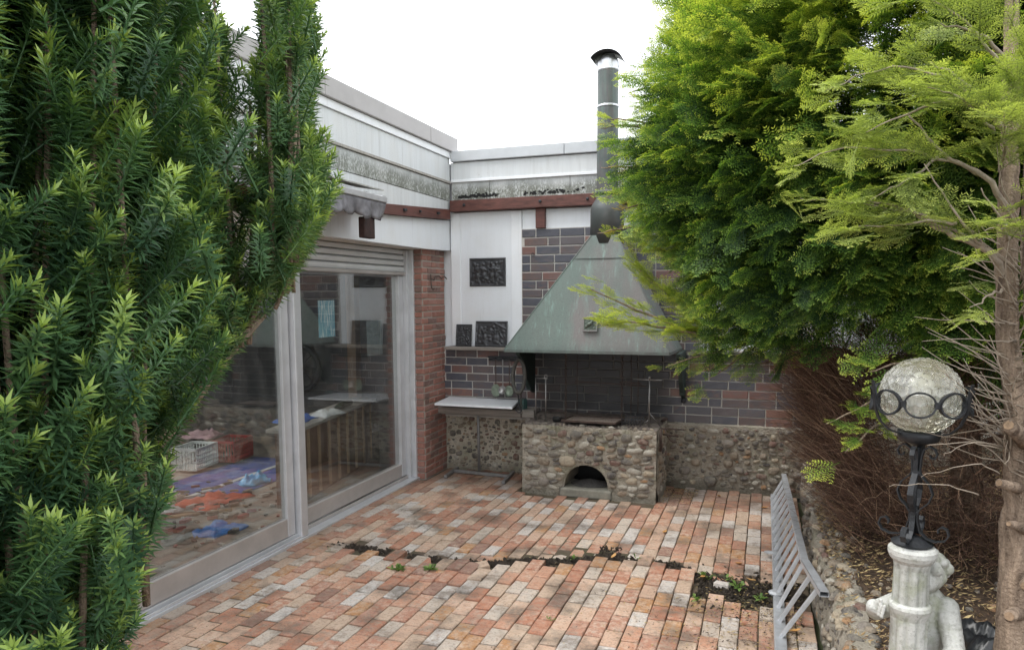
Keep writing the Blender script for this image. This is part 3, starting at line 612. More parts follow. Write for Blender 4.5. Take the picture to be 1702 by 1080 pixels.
for b_ in ((-8.9, -8.0, -1.0, 8.35), (-5.0, -3.72, -1.0, 8.35), (-7.998, -5.002, -1.0, 4.2), (-7.998, -5.002, 6.3, 8.35)): obj('ceiling', MB().box(b_[0], b_[1], b_[2], b_[3], 2.55, 2.6), clm, hs)
for y in (4.22, 5.2, 6.2): obj('added_skylight_bar', MB().box(-8.0, -5.0, y, y+.06, 3.38, 3.43), alu, hs)  # bars of the added skylight, an unseen opening that brightens the room
obj('roof', MB().box(-9.0, -3.96, 7.425, 8.5, 3.0, 3.35), MATS['roof_felt'], hs)
o = obj('indoor_floor', MB().box(-9, -3.69, -1, 8.35, -.04, .0), simple('tan_floor', (.26, .22, .18), .7, 0, .4, 3, .2), kind='structure')
# brick pillar ------------------------------------------------------------------
pl = thing('brick_pillar', 'narrow red brick pillar between glass door and white corner', 'pillar', (-3.5, 7.15, 0))
obj('mortar', MB().box(-3.52, -3.392, 6.892, 7.44, -.02, 2.425), redMortar, pl)
RB = [brickmesh('brick', .2, .05, .018, redM, .005, .0025, i+20) for i in range(4)]
rgp = random.Random(4); NC = 37; ch = 2.43/NC
for r in range(NC):
    z = ch*(r+.5)
    # face to the patio (x = const, facing +x)
    y = 6.90-(.10 if r % 2 else 0); first = True
    while y < 7.43:
        w = .21 if rgp.random() < .6 else .105
        if first and r % 2: w = .21
        a, b = max(y, 6.876), min(y+w, 7.44); first = False
        if b-a > .03: inst('brick', RB[rgp.randrange(4)], pl, (-3.402, (a+b)/2, z), (rgp.uniform(-.01, .01), 0, pi/2), ((b-a-.013)/.2, rgp.uniform(.8, 1.15), (ch-.0145)/.05))
        y += w
    # short return facing the camera
    inst('brick', RB[rgp.randrange(4)], pl, (-3.455, 6.891, z), (0, rgp.uniform(-.01, .01), 0), (.115/.2, .8, (ch-.0145)/.05))
hk = MB(); hk.tube([(-3.36, 7.03, 2.16), (-3.35, 7.03, 2.02), (-3.335, 7.03, 2.00), (-3.33, 7.05, 2.01)], .006, 6); hk.tube([(-3.36, 7.03, 2.12), (-3.345, 7.08, 2.10), (-3.34, 7.10, 2.14), (-3.345, 7.2, 2.15), (-3.34, 7.26, 2.12), (-3.345, 7.34, 2.15), (-3.335, 7.38, 2.12)], .006, 6)
tag(obj('wall_hook', hk, rustM, smooth=True), 'rusty iron hooks fixed high on the red brick pillar', 'hook')
# awning ------------------------------------------------------------------------
aw = thing('awning', 'retracted grey awning with scalloped mouldy valance above glass door', 'awning', (-3.1, 4.5, 2.4))
obj('front_bar', MB().box(-3.06, -2.985, 1.0, 5.45, 2.700, 2.748), simple('grey_aluminium_bar', (.42, .42, .43), .5, .3, .15, 9, .2), aw, bev=.006)
obj('cover_board', MB().prism([(-3.26, 2.84), (-3.0, 2.795), (-3.0, 2.805), (-3.26, 2.852)], 1, 1.0, 5.42), simple('stained_cover', (.42, .42, .40), .8, 0, .4, 14, .4), aw)
obj('roller', MB().tube([(-3.17, 1.0, 2.74), (-3.17, 5.35, 2.74)], .045, 14), blackM, aw, smooth=True)
vl = MB(); V = []; F = []; nseg = 260; y0, y1 = 1.2, 5.45
for i in range(nseg+1):
    t = i/nseg; y = y0+(y1-y0)*t; sc_ = .030*abs(sin(pi*(y*4.6))); fold = .02*sin(11*y)+.008*sin(31*y)
    zb = 2.60-sc_-.02*sin(3*y)+(-.02 if y > 5.1 else 0)
    for j in range(6):
        s = j/5; V.append((-3.0+fold*s*s-.03*s*(y > 5.2), y, 2.70+(zb-2.70)*s))
for i in range(nseg):
    for j in range(5): F.append((i*6+j, (i+1)*6+j, (i+1)*6+j+1, i*6+j+1))
va = obj('valance', vl.add(V, F), cloth, aw, smooth=True); md = va.modifiers.new('s', 'SOLIDIFY'); md.thickness = .004
vl = MB().add([(-2.99, 5.455, 2.74), (-3.26, 5.455, 2.78), (-3.24, 5.452, 2.62), (-3.06, 5.46, 2.56)], [(0, 1, 2, 3)]); md = obj('side_cloth', vl, cloth, aw).modifiers.new('s', 'SOLIDIFY'); md.thickness = .004
br = MB().box(-3.08, -3.02, 5.14, 5.30, 2.40, 2.565); obj('arm_bracket', br, simple('rusted_bracket', (.035, .015, .012), .6, .2, .6, 20, .4), aw, bev=.008)
tf = MB(); V = []; F = []
for i in range(12):
    for j in range(3): t = i/11; V.append((-3.0-.03*j, 5.2+.26*t, 2.752+.006*sin(9*t+j)+.006*j))
for i in range(11):
    for j in range(2): F.append((i*3+j, (i+1)*3+j, (i+1)*3+j+1, i*3+j+1))
md = obj('torn_film', tf.add(V, F), lightcloth, aw, smooth=True).modifiers.new('s', 'SOLIDIFY'); md.thickness = .003

# =================================================================== BARBECUE
bb = thing('barbecue', 'fieldstone barbecue block with arched ash opening under copper hood', 'barbecue', (-1.6, 7.0, 0))
X0, X1, Y0, Y1, ZT = -2.255, -.945, 6.75, 7.405, .675
def arch_pts():
    P = [(X0, -.03), (X1, -.03), (X1, ZT), (X0, ZT), (X0, -.03)]
arc = [(-1.615+.215*cos(a), .095+.215*sin(a)*1.0) for a in np.linspace(0, pi, 13)]
def wavy_face(side):
    pass
bm_ = bmesh.new()
outer = [(X0, -.03), (-1.87, -.03), (-1.87, .06), (-1.835, .085)]+[(x, z) for x, z in reversed(arc)]+[(-1.395, .085), (-1.36, .06), (-1.36, -.03), (X1, -.03), (X1, ZT), (X0, ZT)]
top = []
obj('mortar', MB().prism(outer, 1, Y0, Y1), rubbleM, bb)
obj('sill_stone', MB().box(-1.868, -1.362, 6.715, 7.1, -.01, .078), simple('grey_sill_concrete', (.24, .23, .19), .9, 0, .3, 14, .6), bb, bev=.015)
# rough mortar skin on front, side and top so no face is flat
def inarch(u, z, w=0, h=0): return ((u+1.615)/(.235+w))**2+((z-.08)/(.245+h))**2 < 1 and z > -.1 or (abs(u+1.615) < .26+w and z < .09+h)
def skin(name, u0, u1, z0, z1, nu, nz, fr, seed, hole=None):
    r = random.Random(seed); V = []; idx = {}; F = []
    from mathutils import noise as mn
    for j in range(nz+1):
        for i in range(nu+1):
            u = u0+(u1-u0)*i/nu; z = z0+(z1-z0)*j/nz; h = hole(u, z) if hole else False
            if not h: idx[i, j] = len(V); a = .013*mn.noise(Vector((u*9, z*9, seed)))+.009*mn.noise(Vector((u*24, z*24, seed)))+r.uniform(-.003, .003)+.012*max(0, .12-z)/.12; V.append(fr(u, z, a))
    for j in range(nz):
        for i in range(nu):
            q = [(i, j), (i+1, j), (i+1, j+1), (i, j+1)]
            if all(k in idx for k in q): F.append(tuple(idx[k] for k in q))
    return obj(name, MB().add(V, F), rubbleM, bb, smooth=True)
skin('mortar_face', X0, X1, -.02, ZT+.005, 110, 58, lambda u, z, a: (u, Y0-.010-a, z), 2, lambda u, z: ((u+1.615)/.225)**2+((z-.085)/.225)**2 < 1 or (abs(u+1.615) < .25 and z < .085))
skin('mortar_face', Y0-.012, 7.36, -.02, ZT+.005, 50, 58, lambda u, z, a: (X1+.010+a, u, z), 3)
put_stones(scatter_stones(X0+.005, X1-.005, .02, ZT-.02, 420, .15, 21, inarch, (.35, .8)), bb, lambda u, z: ((u, Y0-.013, z), 0), 22, .36, 230)
ss = scatter_stones(Y0+.01, 7.34, .02, ZT-.02, 70, .12, 23, None, (.4, .8))
for (u, z, w, h) in ss: inst('stone', STN[int(u*1000+z*100) % 10], bb, (X1+.012, u, z), (0, 0, pi/2), (w, min(w, h)*.7, h))
tp = lumpy(X0, X1, Y0-.01, Y1, 44, 22, lambda u, y, a: (u, y, ZT+.004+a*1.0+(.03 if (y > 7.2) else 0)), .010, 8); obj('mortar_top', tp, mk_rubble('sooty_rubble') if False else simple('sooty_screed', (.17, .14, .12), .95, 0, .5, 12, .9, bd=.02), bb, smooth=True)
st = scatter_stones(X0+.01, X1-.01, Y0-.005, Y0+.09, 26, .085, 31, None, (.5, .9))
for i, (u, y, w, h) in enumerate(st): inst('stone', STN[i % 10], bb, (u, y, ZT), (-pi/2, 0, 0), (w, .05, h))
obj('arch_shade_plate', MB().box(-1.9, -1.3, 7.30, 7.34, 0, .4), blackM, bb)  # black plate added to make the inside of the arch dark
ash = MB(); V = [(-1.615+.2*cos(a)*r, 6.95+.16*sin(a)*r, .08+.05*(1-r)+random.uniform(0, .006)) for r in (1, .66, .33, .01) for a in np.linspace(0, 2*pi, 17)[:-1]]
ash.add(V, [(k*16+i, k*16+(i+1) % 16, (k+1)*16+(i+1) % 16, (k+1)*16+i) for k in range(3) for i in range(16)]); obj('ash_heap', ash, simple('grey_ash', (.09, .085, .08), .95, 0, .5, 60, .8), bb, smooth=True)
# grill tray
tr = thing('grill_tray', 'perforated rusty grill plate lying on top of the barbecue', 'grill', (-1.6, 7.0, .69))
trM = N('perforated_plate'); v = trM.voro(62); trM.pbr(trM.mix(trM.ramp(v, [(.22, 0.0), (.34, 1.0)]), (.02, .016, .014), trM.mix(trM.noise(8, 4), (.20, .15, .12), (.36, .30, .26))), .7, .2, trM.bump(v, .4, .004)); trM = trM.m
obj('plate', MB().prism([(-1.87, 6.80), (-1.34, 6.78), (-1.30, 7.10), (-1.84, 7.12)], 2, .712, .718), trM, tr)
for a, b in (((-1.87, 6.80), (-1.34, 6.78)), ((-1.34, 6.78), (-1.30, 7.10)), ((-1.30, 7.10), (-1.84, 7.12)), ((-1.84, 7.12), (-1.87, 6.80))): obj('rim', MB().bar((*a, .722), (*b, .722), .012, .018), rustM, tr)
bk = thing('coal_basket', 'small black wire fire basket beside the perforated grill plate', 'basket', (-1.2, 6.95, .69))
w_ = MB()
for k in range(7): w_.bar((-1.28+.028*k, 6.82, .71), (-1.28+.028*k, 7.0, .71), .006, .006); w_.bar((-1.28+.028*k, 6.82, .705), (-1.28+.028*k, 6.80, .765), .006, .006); w_.bar((-1.28+.028*k, 7.0, .705), (-1.28+.028*k, 7.02, .765), .006, .006)
obj('bars', w_, ironM, bk); w_ = MB()
for y, z in ((6.81, .74), (7.01, .74), (6.80, .766), (7.02, .766)): w_.bar((-1.29, y, z), (-1.10, y, z), .007, .007)
obj('rails', w_, ironM, bk)
lg = MB(); lg.tube([(-1.98, 6.92, .71), (-1.93, 6.90, .72), (-1.87, 6.93, .715)], [.03, .026, .015], 8); lg.tube([(-1.95, 6.98, .71), (-1.90, 6.86, .74)], [.02, .012], 7)
tag(obj('charred_log', lg, blackM, smooth=True), 'charred log piece at the left edge of grill plate', 'log')
# iron stands
def stand(name, pieces, lb, cat, loc, mat, group=None):
    t = thing(name, lb, cat, loc, group)
    for nm, paths in pieces: 
        for (pth, r) in paths: obj(nm, MB().tube(pth, r, 8), mat, t, smooth=True)
    return t
stand('spit_stand', [('rod', [([(-2.19, 6.98, .68), (-2.19, 6.98, 1.115)], .007), ([(-2.07, 6.93, .68), (-2.07, 6.93, 1.125)], .007)]), ('crossbar', [([(-2.19, 6.98, 1.11), (-2.05, 6.92, 1.115)], .006)]), ('ring', [([(-2.07+.016*cos(a), 6.93, 1.135+.016*sin(a)) for a in np.linspace(0, 6.28, 12)], .004)])], 'bare steel spit holder of two rods at left of barbecue top', 'spit', (-2.13, 6.95, .68), steelM)
stand('fire_iron_stand', [('rod', [([(-1.045, 6.93, .68), (-1.045, 6.93, 1.145)], .008)]), ('crossbar', [([(-1.20, 6.93, 1.135), (-.93, 6.93, 1.132)], .006)]), ('finial', [([(-1.045, 6.93, 1.14), (-1.045, 6.93, 1.165)], .013)]), ('foot', [([(-1.045, 6.93, .82), (-.95, 6.99, .69)], .004), ([(-1.045, 6.93, .75), (-1.12, 6.98, .69)], .004)])], 'steel post with crossbar standing at right of barbecue top', 'stand', (-1.045, 6.93, .68), steelM)
def chain(x, y, z0, z1, lb):
    t = MB(); z = z1; k = 0
    while z > z0:
        P = []
        for a in np.linspace(0, 2*pi, 11):
            u, v = .010*cos(a), .022*sin(a); P.append((x+(u if k % 2 else 0), y+(0 if k % 2 else u), z+v))
        t.tube(P, .0038, 5, False); z -= .034; k += 1
    tag(obj('hanging_chain', t, rustM, smooth=True), lb, 'chain', 'sooty chains hanging under the hood')
chain(-1.87, 6.95, .72, 1.36, 'sooty iron chain hanging above left side of grill plate')
chain(-1.32, 7.0, .75, 1.38, 'sooty iron chain hanging above right side of grill plate')
stand('hanging_grate', [('rod', [([(-1.78, 7.05, .76), (-1.78, 7.05, 1.38)], .004), ([(-1.24, 7.05, .78), (-1.24, 7.05, 1.36)], .004), ([(-1.16, 6.98, .80), (-1.16, 6.98, 1.18)], .004)]), ('crossbar', [([(-1.80, 7.05, 1.08), (-1.10, 7.05, 1.06)], .005), ([(-1.34, 6.98, 1.10), (-1.12, 6.98, 1.09)], .005)])], 'thin sooty bars hanging crosswise under the copper hood', 'grate', (-1.5, 7.0, .76), rustM)
# rusted iron pieces at the right corner of the block
stand('andiron', [('bar', [([(-.93, 6.86, .66), (-.93, 6.86, .50)], .008), ([(-.93, 6.95, .67), (-.72, 6.98, .665)], .007), ([(-.93, 7.03, .60), (-.78, 7.05, .58)], .007), ([(-.90, 6.90, .68), (-.84, 6.93, .56), (-.78, 6.93, .55)], .006)]), ('post', [([(-.915, 6.80, .69), (-.915, 6.80, .48)], .012), ([(-.90, 7.1, .74), (-.96, 7.2, .70)], .014)])], 'rusty iron bars stuck out at right corner of barbecue', 'iron', (-.9, 6.9, .5), rustM)

# =================================================================== HOOD AND FLUE
hd = thing('copper_hood', 'green copper pyramid hood with tall flue pipe over barbecue', 'hood', (-1.62, 7.05, 1.4))
hb = MB(); a0, a1, a2, a3 = (-2.425, 6.70, 1.412), (-.835, 6.70, 1.412), (-.80, 7.405, 1.412), (-2.43, 7.405, 1.412); b0, b1, b2, b3 = (-1.610, 6.905, 2.50), (-1.365, 6.905, 2.50), (-1.365, 7.20, 2.50), (-1.610, 7.20, 2.50)
def lerp(p, q, t): return tuple(p[i]+(q[i]-p[i])*t for i in range(3))
rows = 14; V = []
ringidx = []
for r in range(rows+1):
    t = r/rows; c = [lerp(p, q, t) for p, q in ((a0, b0), (a1, b1), (a2, b2), (a3, b3))]; ring = []
    for e in range(4):
        for k in range(10): p = lerp(c[e], c[(e+1) % 4], k/10); w = .010*sin(pi*k/10)*sin(pi*t)*(1+.4*sin(7*t+e)); n_ = [(0,-1,0),(1,0,0),(0,1,0),(-1,0,0)][e]; ring.append((p[0]-n_[0]*w, p[1]-n_[1]*w, p[2]))
    V += ring
n_ = 40; F = [(r*n_+i, r*n_+(i+1) % n_, (r+1)*n_+(i+1) % n_, (r+1)*n_+i) for r in range(rows) for i in range(n_)]
ho = obj('hood', hb.add(V, F), copperM, hd); md = ho.modifiers.new('s', 'SOLIDIFY'); md.thickness = .006; md.offset = -1
for p, q in ((a0, a1), (a1, a2), (a3, a0)): obj('rim', MB().bar((p[0], p[1], 1.402), (q[0], q[1], 1.402), .012, .028), copperM, hd)
for p, q in ((a0, b0), (a1, b1)): obj('seam', MB().tube([lerp(p, q, t) for t in np.linspace(0, 1, 8)], .006, 6), copperM, hd)
obj('seam', MB().bar(lerp(lerp(a0, b0, .80), lerp(a1, b1, .80), .03), lerp(lerp(a0, b0, .80), lerp(a1, b1, .80), .97), .01, .006), copperM, hd)
PCx, PCy = -1.487, 7.05
darkCu = N('dark_flue_copper'); s_ = darkCu.noise(14, 5, .7, st=(1, 1, .12)); n2_ = darkCu.noise(5, 4); x_, y_, z_ = darkCu.xyz()
c_ = darkCu.mix(darkCu.ramp(n2_, [(.4, 0.0), (.65, 1.0)]), (.075, .085, .083), (.12, .115, .113)); c_ = darkCu.mix(darkCu.math('MULTIPLY', darkCu.math('MULTIPLY', darkCu.ramp(s_, [(.45, 0.0), (.7, 1.0)]), darkCu.step(z_, 2.9, 3.2)), .6), c_, (.12, .18, .155)); darkCu.pbr(c_, .5, .35, darkCu.bump(s_, .1, .003)); darkCu = darkCu.m
obj('flue', MB().lathe([(.101, 2.86), (.101, 3.695)], (PCx, PCy, 0), 28), darkCu, hd, smooth=False); obj('flue', MB().lathe([(.098, 3.696), (.098, 4.045)], (PCx, PCy, 0), 28), darkCu, hd)
obj('flue_collar', MB().lathe([(.164, 2.425), (.160, 2.74), (.15, 2.79), (.108, 2.855), (.104, 2.90)], (PCx, PCy, 0), 28), darkCu, hd, smooth=True)
obj('band', MB().lathe([(.103, 3.70), (.105, 3.704), (.105, 3.716), (.103, 3.72)], (PCx, PCy, 0), 28), silverM, hd); obj('band', MB().lathe([(.12, 2.895), (.122, 2.905), (.12, 2.915), (.104, 2.93)], (PCx, PCy, 0), 28), darkCu, hd)
obj('cap_collar', MB().lathe([(.100, 4.03), (.104, 4.04), (.101, 4.055), (.099, 4.12)], (PCx, PCy, 0), 28, cap=False), silverM, hd)
cp = MB(); V = []
for i in range(17):
    a = -1.0+2.0*i/16; V += [(PCx+.165*sin(a)*1.0, PCy-.14, 4.075+.14*cos(a)-.02), (PCx+.165*sin(a), PCy+.14, 4.075+.14*cos(a)-.02)]
md = obj('rain_cap', cp.add(V, [(2*i, 2*i+1, 2*i+3, 2*i+2) for i in range(16)]), simple('dark_cap_metal', (.03, .03, .033), .5, .4), hd, smooth=True).modifiers.new('s', 'SOLIDIFY'); md.thickness = .004
for sx in (-1, 1): obj('cap_strut', MB().bar((PCx+sx*.10, PCy, 4.05), (PCx+sx*.125, PCy, 4.165), .012, .004), silverM, hd)
# white weather stone panel between collar and cap seen through the arch
obj('cap_cone', MB().lathe([(.098, 4.055), (.094, 4.13), (.06, 4.175), (.0, 4.185)], (PCx, PCy, 0), 24, cap=False), silverM, hd, smooth=True)
# bird relief plate on the hood
def relief(w, h, seed, figs):
    nx, nz = 56, int(56*h/w); V = []; r = random.Random(seed); F = []
    bl = [(r.uniform(-.45, .45)*w, r.uniform(-.4, .35)*h, r.uniform(.03, .09)*w, r.uniform(.02, .05)*w, r.uniform(0, 3.1), r.uniform(.3, .8)) for _ in range(70)]+figs
    for j in range(nz+1):
        for i in range(nx+1):
            x = w*(i/nx-.5); z = h*(j/nz-.5); d = min(w/2-abs(x), h/2-abs(z)); y = -.006 if d > w*.045 else -.013
            if d > w*.05:
                a = 0
                for bx, bz, sx, sz, an, hh in bl:
                    c, s = cos(an), sin(an); u = ((x-bx)*c+(z-bz)*s)/sx; v = (-(x-bx)*s+(z-bz)*c)/sz; q = u*u+v*v
                    if q < 1: a = max(a, hh*sqrt(1-q))
                y -= .014*a
            if d < 1e-6: y = 0
            V.append((x, y, z))
    for j in range(nz):
        for i in range(nx): F.append((j*(nx+1)+i, j*(nx+1)+i+1, (j+1)*(nx+1)+i+1, (j+1)*(nx+1)+i))
    return V, F
def figs(w, h, lst):
    out = []
    for fx, s, lean in lst:      # head, torso, arms, skirt, legs
        out += [(fx*w, .27*h*s, .026*w, .030*w, 0, 1.4), (fx*w+lean*.02*w, .08*h*s, .05*w, .11*h, 0, 1.3), (fx*w+lean*.05*w, .12*h, .07*w, .018*w, .5*lean, 1.5), (fx*w-lean*.03*w, .10*h, .06*w, .018*w, -.6, 1.4), (fx*w, -.12*h, .06*w, .13*h, 0, 1.1), (fx*w-.02*w, -.28*h, .016*w, .08*h, .1, 1.0), (fx*w+.03*w, -.28*h, .016*w, .08*h, -.1, 1.0)]
    return out
def plaque(name, cx, y, cz, w, h, seed, fg, lb, mat=reliefM, tilt=0, roll=0):
    V, F = relief(w, h, seed, fg); R = Matrix.Rotation(roll, 3, 'Y') @ Matrix.Rotation(tilt, 3, 'X')
    mb = MB().add([Vector((cx, y, cz))+R @ Vector(p) for p in V], F); t = tag(obj(name, mb, mat, smooth=True), lb, 'plaque')
    md = t.modifiers.new('s', 'SOLIDIFY'); md.thickness = .012; md.offset = -1; return t
plaque('relief_plaque', -2.876, 7.436, 2.188, .42, .305, 1, figs(.42, .305, [(-.28, .9, 1), (-.10, 1, -1), (.12, 1.1, 1), (.25, 1.15, -1)]), 'dark cast iron plaque with carved figures hanging on white wall')
plaque('relief_plaque', -3.146, 7.40, 1.505, .185, .24, 2, figs(.185, .24, [(-.15, .8, 1)]), 'narrow iron relief plate leaning on ledge beside brick pillar', tilt=-.12)
plaque('relief_plaque', -2.826, 7.40, 1.522, .37, .28, 3, figs(.37, .28, [(.12, .6, 1), (-.2, .9, -1)])+[(0, .09, .13, .012, .7, 1.2), (.1, .09, .12, .012, -.45, 1.2)], 'wide iron relief plate leaning on ledge next to copper hood', tilt=-.12)
def onhood(x, z): # point on the front plane of the hood
    t = (z-1.412)/(2.50-1.412); return Vector((x, 6.70+.205*t, z))
pp = onhood(-1.575, 1.665); tl = -atan2(.205, 1.088)
frb = MB()
V, F = relief(.115, .115, 9, [(-.005, 0, .036, .018, .5, 1.8), (.022, .022, .012, .010, 0, 1.8), (-.03, -.024, .018, .008, .7, 1.4)])
R = Matrix.Rotation(tl, 3, 'X'); hp = obj('plaque', MB().add([pp+Vector((0, -.012, 0))+R @ Vector(p) for p in V], F), simple('bronze_relief', (.14, .17, .14), .5, .4, .3, 40, .3), hd, smooth=True)
for sx, sz, w, h in ((0, -1, .145, .016), (0, 1, .145, .016), (-1, 0, .016, .113), (1, 0, .016, .113)):
    c = pp+Vector((0, -.016, 0))+R @ Vector((sx*.0645, 0, sz*.0645)); obj('plaque_frame', MB().obox(c, (R @ Vector((1,0,0)), R @ Vector((0,1,0)), R @ Vector((0,0,1))), (w/2, .009, h/2)), copperM, hd, bev=.003)
# scroll brackets under the hood
def bracket(x, s):
    P = [(7.40, 1.39), (6.86, 1.39), (6.88, 1.345), (6.98, 1.30), (7.05, 1.22), (7.10, 1.10), (7.20, .99), (7.32, .93), (7.40, .90)]
    obj('bracket', MB().prism(P, 0, x-.02, x+.02), simple('patina_iron', (.035, .055, .05), .6, .3), hd, bev=.006)
    obj('bracket_scroll', MB().ribbon([(x, 7.30+.04*t/6.28*cos(t)-.02, 1.0+.05*t/6.28*sin(t)) for t in np.linspace(1, 10, 24)], .045, .010, (1, 0, 0)), MATS['patina_iron'], hd)
bracket(-2.345, 1); bracket(-.775, -1)
obj('bracket_finial', MB().lathe([(.0, -.03), (.022, -.02), (.026, 0), (.018, .02), (.0, .03)], (-.775, 7.37, .885), 12), ironM, hd, smooth=True)

# =================================================================== THINGS BY THE BARBECUE
# utensil rack with ladles
ur = thing('utensil_rack', 'short iron rail with hooks on the klinker wall', 'rack', (-2.66, 7.38, 1.24))
obj('back_strip', MB().box(-2.86, -2.46, 7.372, 7.396, 1.268, 1.284), ironM, ur, bev=.003); obj('back_strip', MB().box(-2.85, -2.48, 7.372, 7.396, 1.235, 1.262), ironM, ur, bev=.003)
HX = [-2.755, -2.675, -2.60, -2.50]
for x in [-2.83]+HX: obj('hook', MB().tube([(x, 7.37, 1.255), (x, 7.345, 1.25), (x, 7.335, 1.262), (x, 7.338, 1.272)], .004, 6), ironM, ur, smooth=True)
def utensil(x, kind, lb):
    t = thing('kitchen_utensil', lb, 'utensil', (x, 7.345, .84), 'tarnished utensils hanging from the rail'); 
    obj('handle', MB().bar((x, 7.343, 1.262), (x, 7.343, .96), .011, .003, (0, 1, 0)), MATS['bare_steel'] if kind == 0 else rustM, t)
    if kind == 0: obj('bowl', MB().lathe([(.002, -.028), (.026, -.022), (.042, -.006), (.046, .006), (.043, .004), (.024, -.014), (.002, -.018)], (x, 7.325, .925), 18, R=Matrix.Rotation(pi/2-.35, 3, 'X'), cap=False), steelM, t, smooth=True)
    elif kind == 1: obj('blade', MB().prism([(x-.018, .985), (x+.018, .985), (x+.048, .95), (x+.052, .90), (x+.035, .862), (x, .85), (x-.035, .862), (x-.052, .90), (x-.048, .95)], 1, 7.338, 7.342), brassM, t)
    else: obj('bowl', MB().lathe([(.002, -.018), (.03, -.014), (.048, -.003), (.050, .004), (.03, -.008), (.002, -.011)], (x, 7.33, .915), 18, R=Matrix.Rotation(pi/2, 3, 'X') @ Matrix.Diagonal((1, 1.25, 1)), cap=False), brassM, t, smooth=True)
utensil(HX[0], 1, 'leftmost green spatula hanging from the iron rail'); utensil(HX[1], 0, 'pale round ladle hanging second on the iron rail')
utensil(HX[2], 2, 'green skimmer with oval bowl hanging right of the ladle'); 
# horse collar hanging at the left bracket
hc = thing('horse_collar', 'old grey horse collar hanging on the left hood bracket', 'collar', (-2.35, 7.1, .9))
P = [(-2.35+.062*sin(a)*(1+.12*cos(a)), 6.92+.02*cos(a), 1.13+.165*cos(a)-.02*abs(sin(a))) for a in np.linspace(0, 2*pi, 28)]; obj('collar', MB().tube(P, .021, 8, False), simple('grey_leather', (.07, .068, .06), .7, 0, .4, 20, .4), hc, smooth=True)
obj('strap', MB().ribbon([(-2.41, 6.91, 1.16), (-2.37, 6.90, 1.12), (-2.31, 6.90, 1.11), (-2.28, 6.91, 1.06)], .014, .006, (0, 1, 0)), MATS['grey_leather'], hc)
obj('strap', MB().ribbon([(-2.40, 6.93, .99), (-2.36, 6.92, .95), (-2.35, 6.92, .86), (-2.34, 6.92, .78)], .016, .008, (0, 1, 0)), ironM, hc)
obj('ring', MB().tube([(-2.35+.028*cos(a), 6.92, .79+.03*sin(a)) for a in np.linspace(0, 6.283, 14)], .007, 6, False), ironM, hc, smooth=True)
chain(-2.33, 6.93, .70, .93, 'dark chain hanging below the old horse collar')
# wooden bench under the ledge
be = thing('wall_bench', 'weathered wooden shelf on thick edge beam behind the marble table', 'bench', (-2.86, 7.28, .68))
obj('board', MB().box(-3.355, -2.28, 7.19, 7.405, .705, .742), greyW, be, bev=.004); obj('edge_beam', MB().box(-3.36, -2.265, 7.155, 7.188, .672, .738), greyW, be, bev=.005)
obj('edge_beam', MB().box(-3.345, -2.29, 7.19, 7.215, .655, .703), greyW, be, bev=.004); obj('leg', MB().box(-2.365, -2.31, 7.17, 7.24, .50, .670), greyW, be, bev=.004)
tag(obj('glass_jar', MB().lathe([(.035, 0), (.047, .005), (.047, .09), (.042, .10), (.042, .112), (.0, .114)], (-2.42, 7.26, .743), 6), simple('green_glass_jar', (.05, .10, .095), .15), smooth=False), 'dark green jar standing on wooden shelf by marble table', 'jar')
# marble topped table on a T foot
tb = thing('garden_table', 'small table with white marble top on grey tube stand', 'table', (-2.9, 7.2, 0))
T = [(-3.335, 7.40), (-2.49, 7.355), (-2.40, 6.86), (-3.265, 6.87)]
obj('marble_top', MB().prism(T, 2, .800, .822), marbleM, tb, bev=.003); obj('pole', MB().tube([(-2.91, 7.22, .05), (-2.91, 7.20, .775)], .0155, 12), tubeM, tb, smooth=True)
obj('top_bracket', MB().box(-3.15, -2.66, 7.12, 7.16, .775, .799), tubeM, tb, bev=.003); obj('clamp_knob', MB().lathe([(.012, -.04), (.016, -.03), (.016, .02), (.022, .03), (.0, .035)], (-2.855, 7.19, .70), 10, R=Matrix.Rotation(pi/2, 3, 'Y')), ironM, tb)
obj('foot_bar', MB().bar((-3.22, 7.235, .025), (-2.56, 7.19, .025), .032, .032), tubeM, tb, bev=.003)
obj('foot', MB().bar((-3.20, 6.97, .022), (-3.235, 7.38, .022), .034, .032), tubeM, tb, bev=.003); obj('foot', MB().bar((-2.53, 6.93, .022), (-2.575, 7.38, .022), .034, .032), tubeM, tb, bev=.003)

# =================================================================== RIGHT SIDE: bed, rail
bed = thing('planting_bed', 'raised bed with rough fieldstone edge right of the paving', 'bed', (.8, 4.5, 0))
def bedx(y): return .335+.02*sin(2.1*y)
V = []; F = []; ys = np.linspace(-1.5, 7.30, 90); prof = [(0, -.05), (-.01, .06), (.005, .16), (.0, .27), (.02, .35), (.07, .385), (.14, .39)]
r = random.Random(8)
for y in ys:
    for dx, z in prof: V.append((bedx(y)+dx+r.uniform(-.012, .012), y, z+r.uniform(-.012, .012)))
m_ = len(prof); F = [(i*m_+j, (i+1)*m_+j, (i+1)*m_+j+1, i*m_+j+1) for i in range(len(ys)-1) for j in range(m_-1)]
obj('retaining_wall', MB().add(V, [f[::-1] for f in F]), rubbleM, bed, smooth=True)
lst = scatter_stones(2.6, 7.2, 0, .36, 190, .12, 41)
put_stones(lst, bed, lambda u, z: ((bedx(u)-.004, u, z), -pi/2), 42, .5, 120)
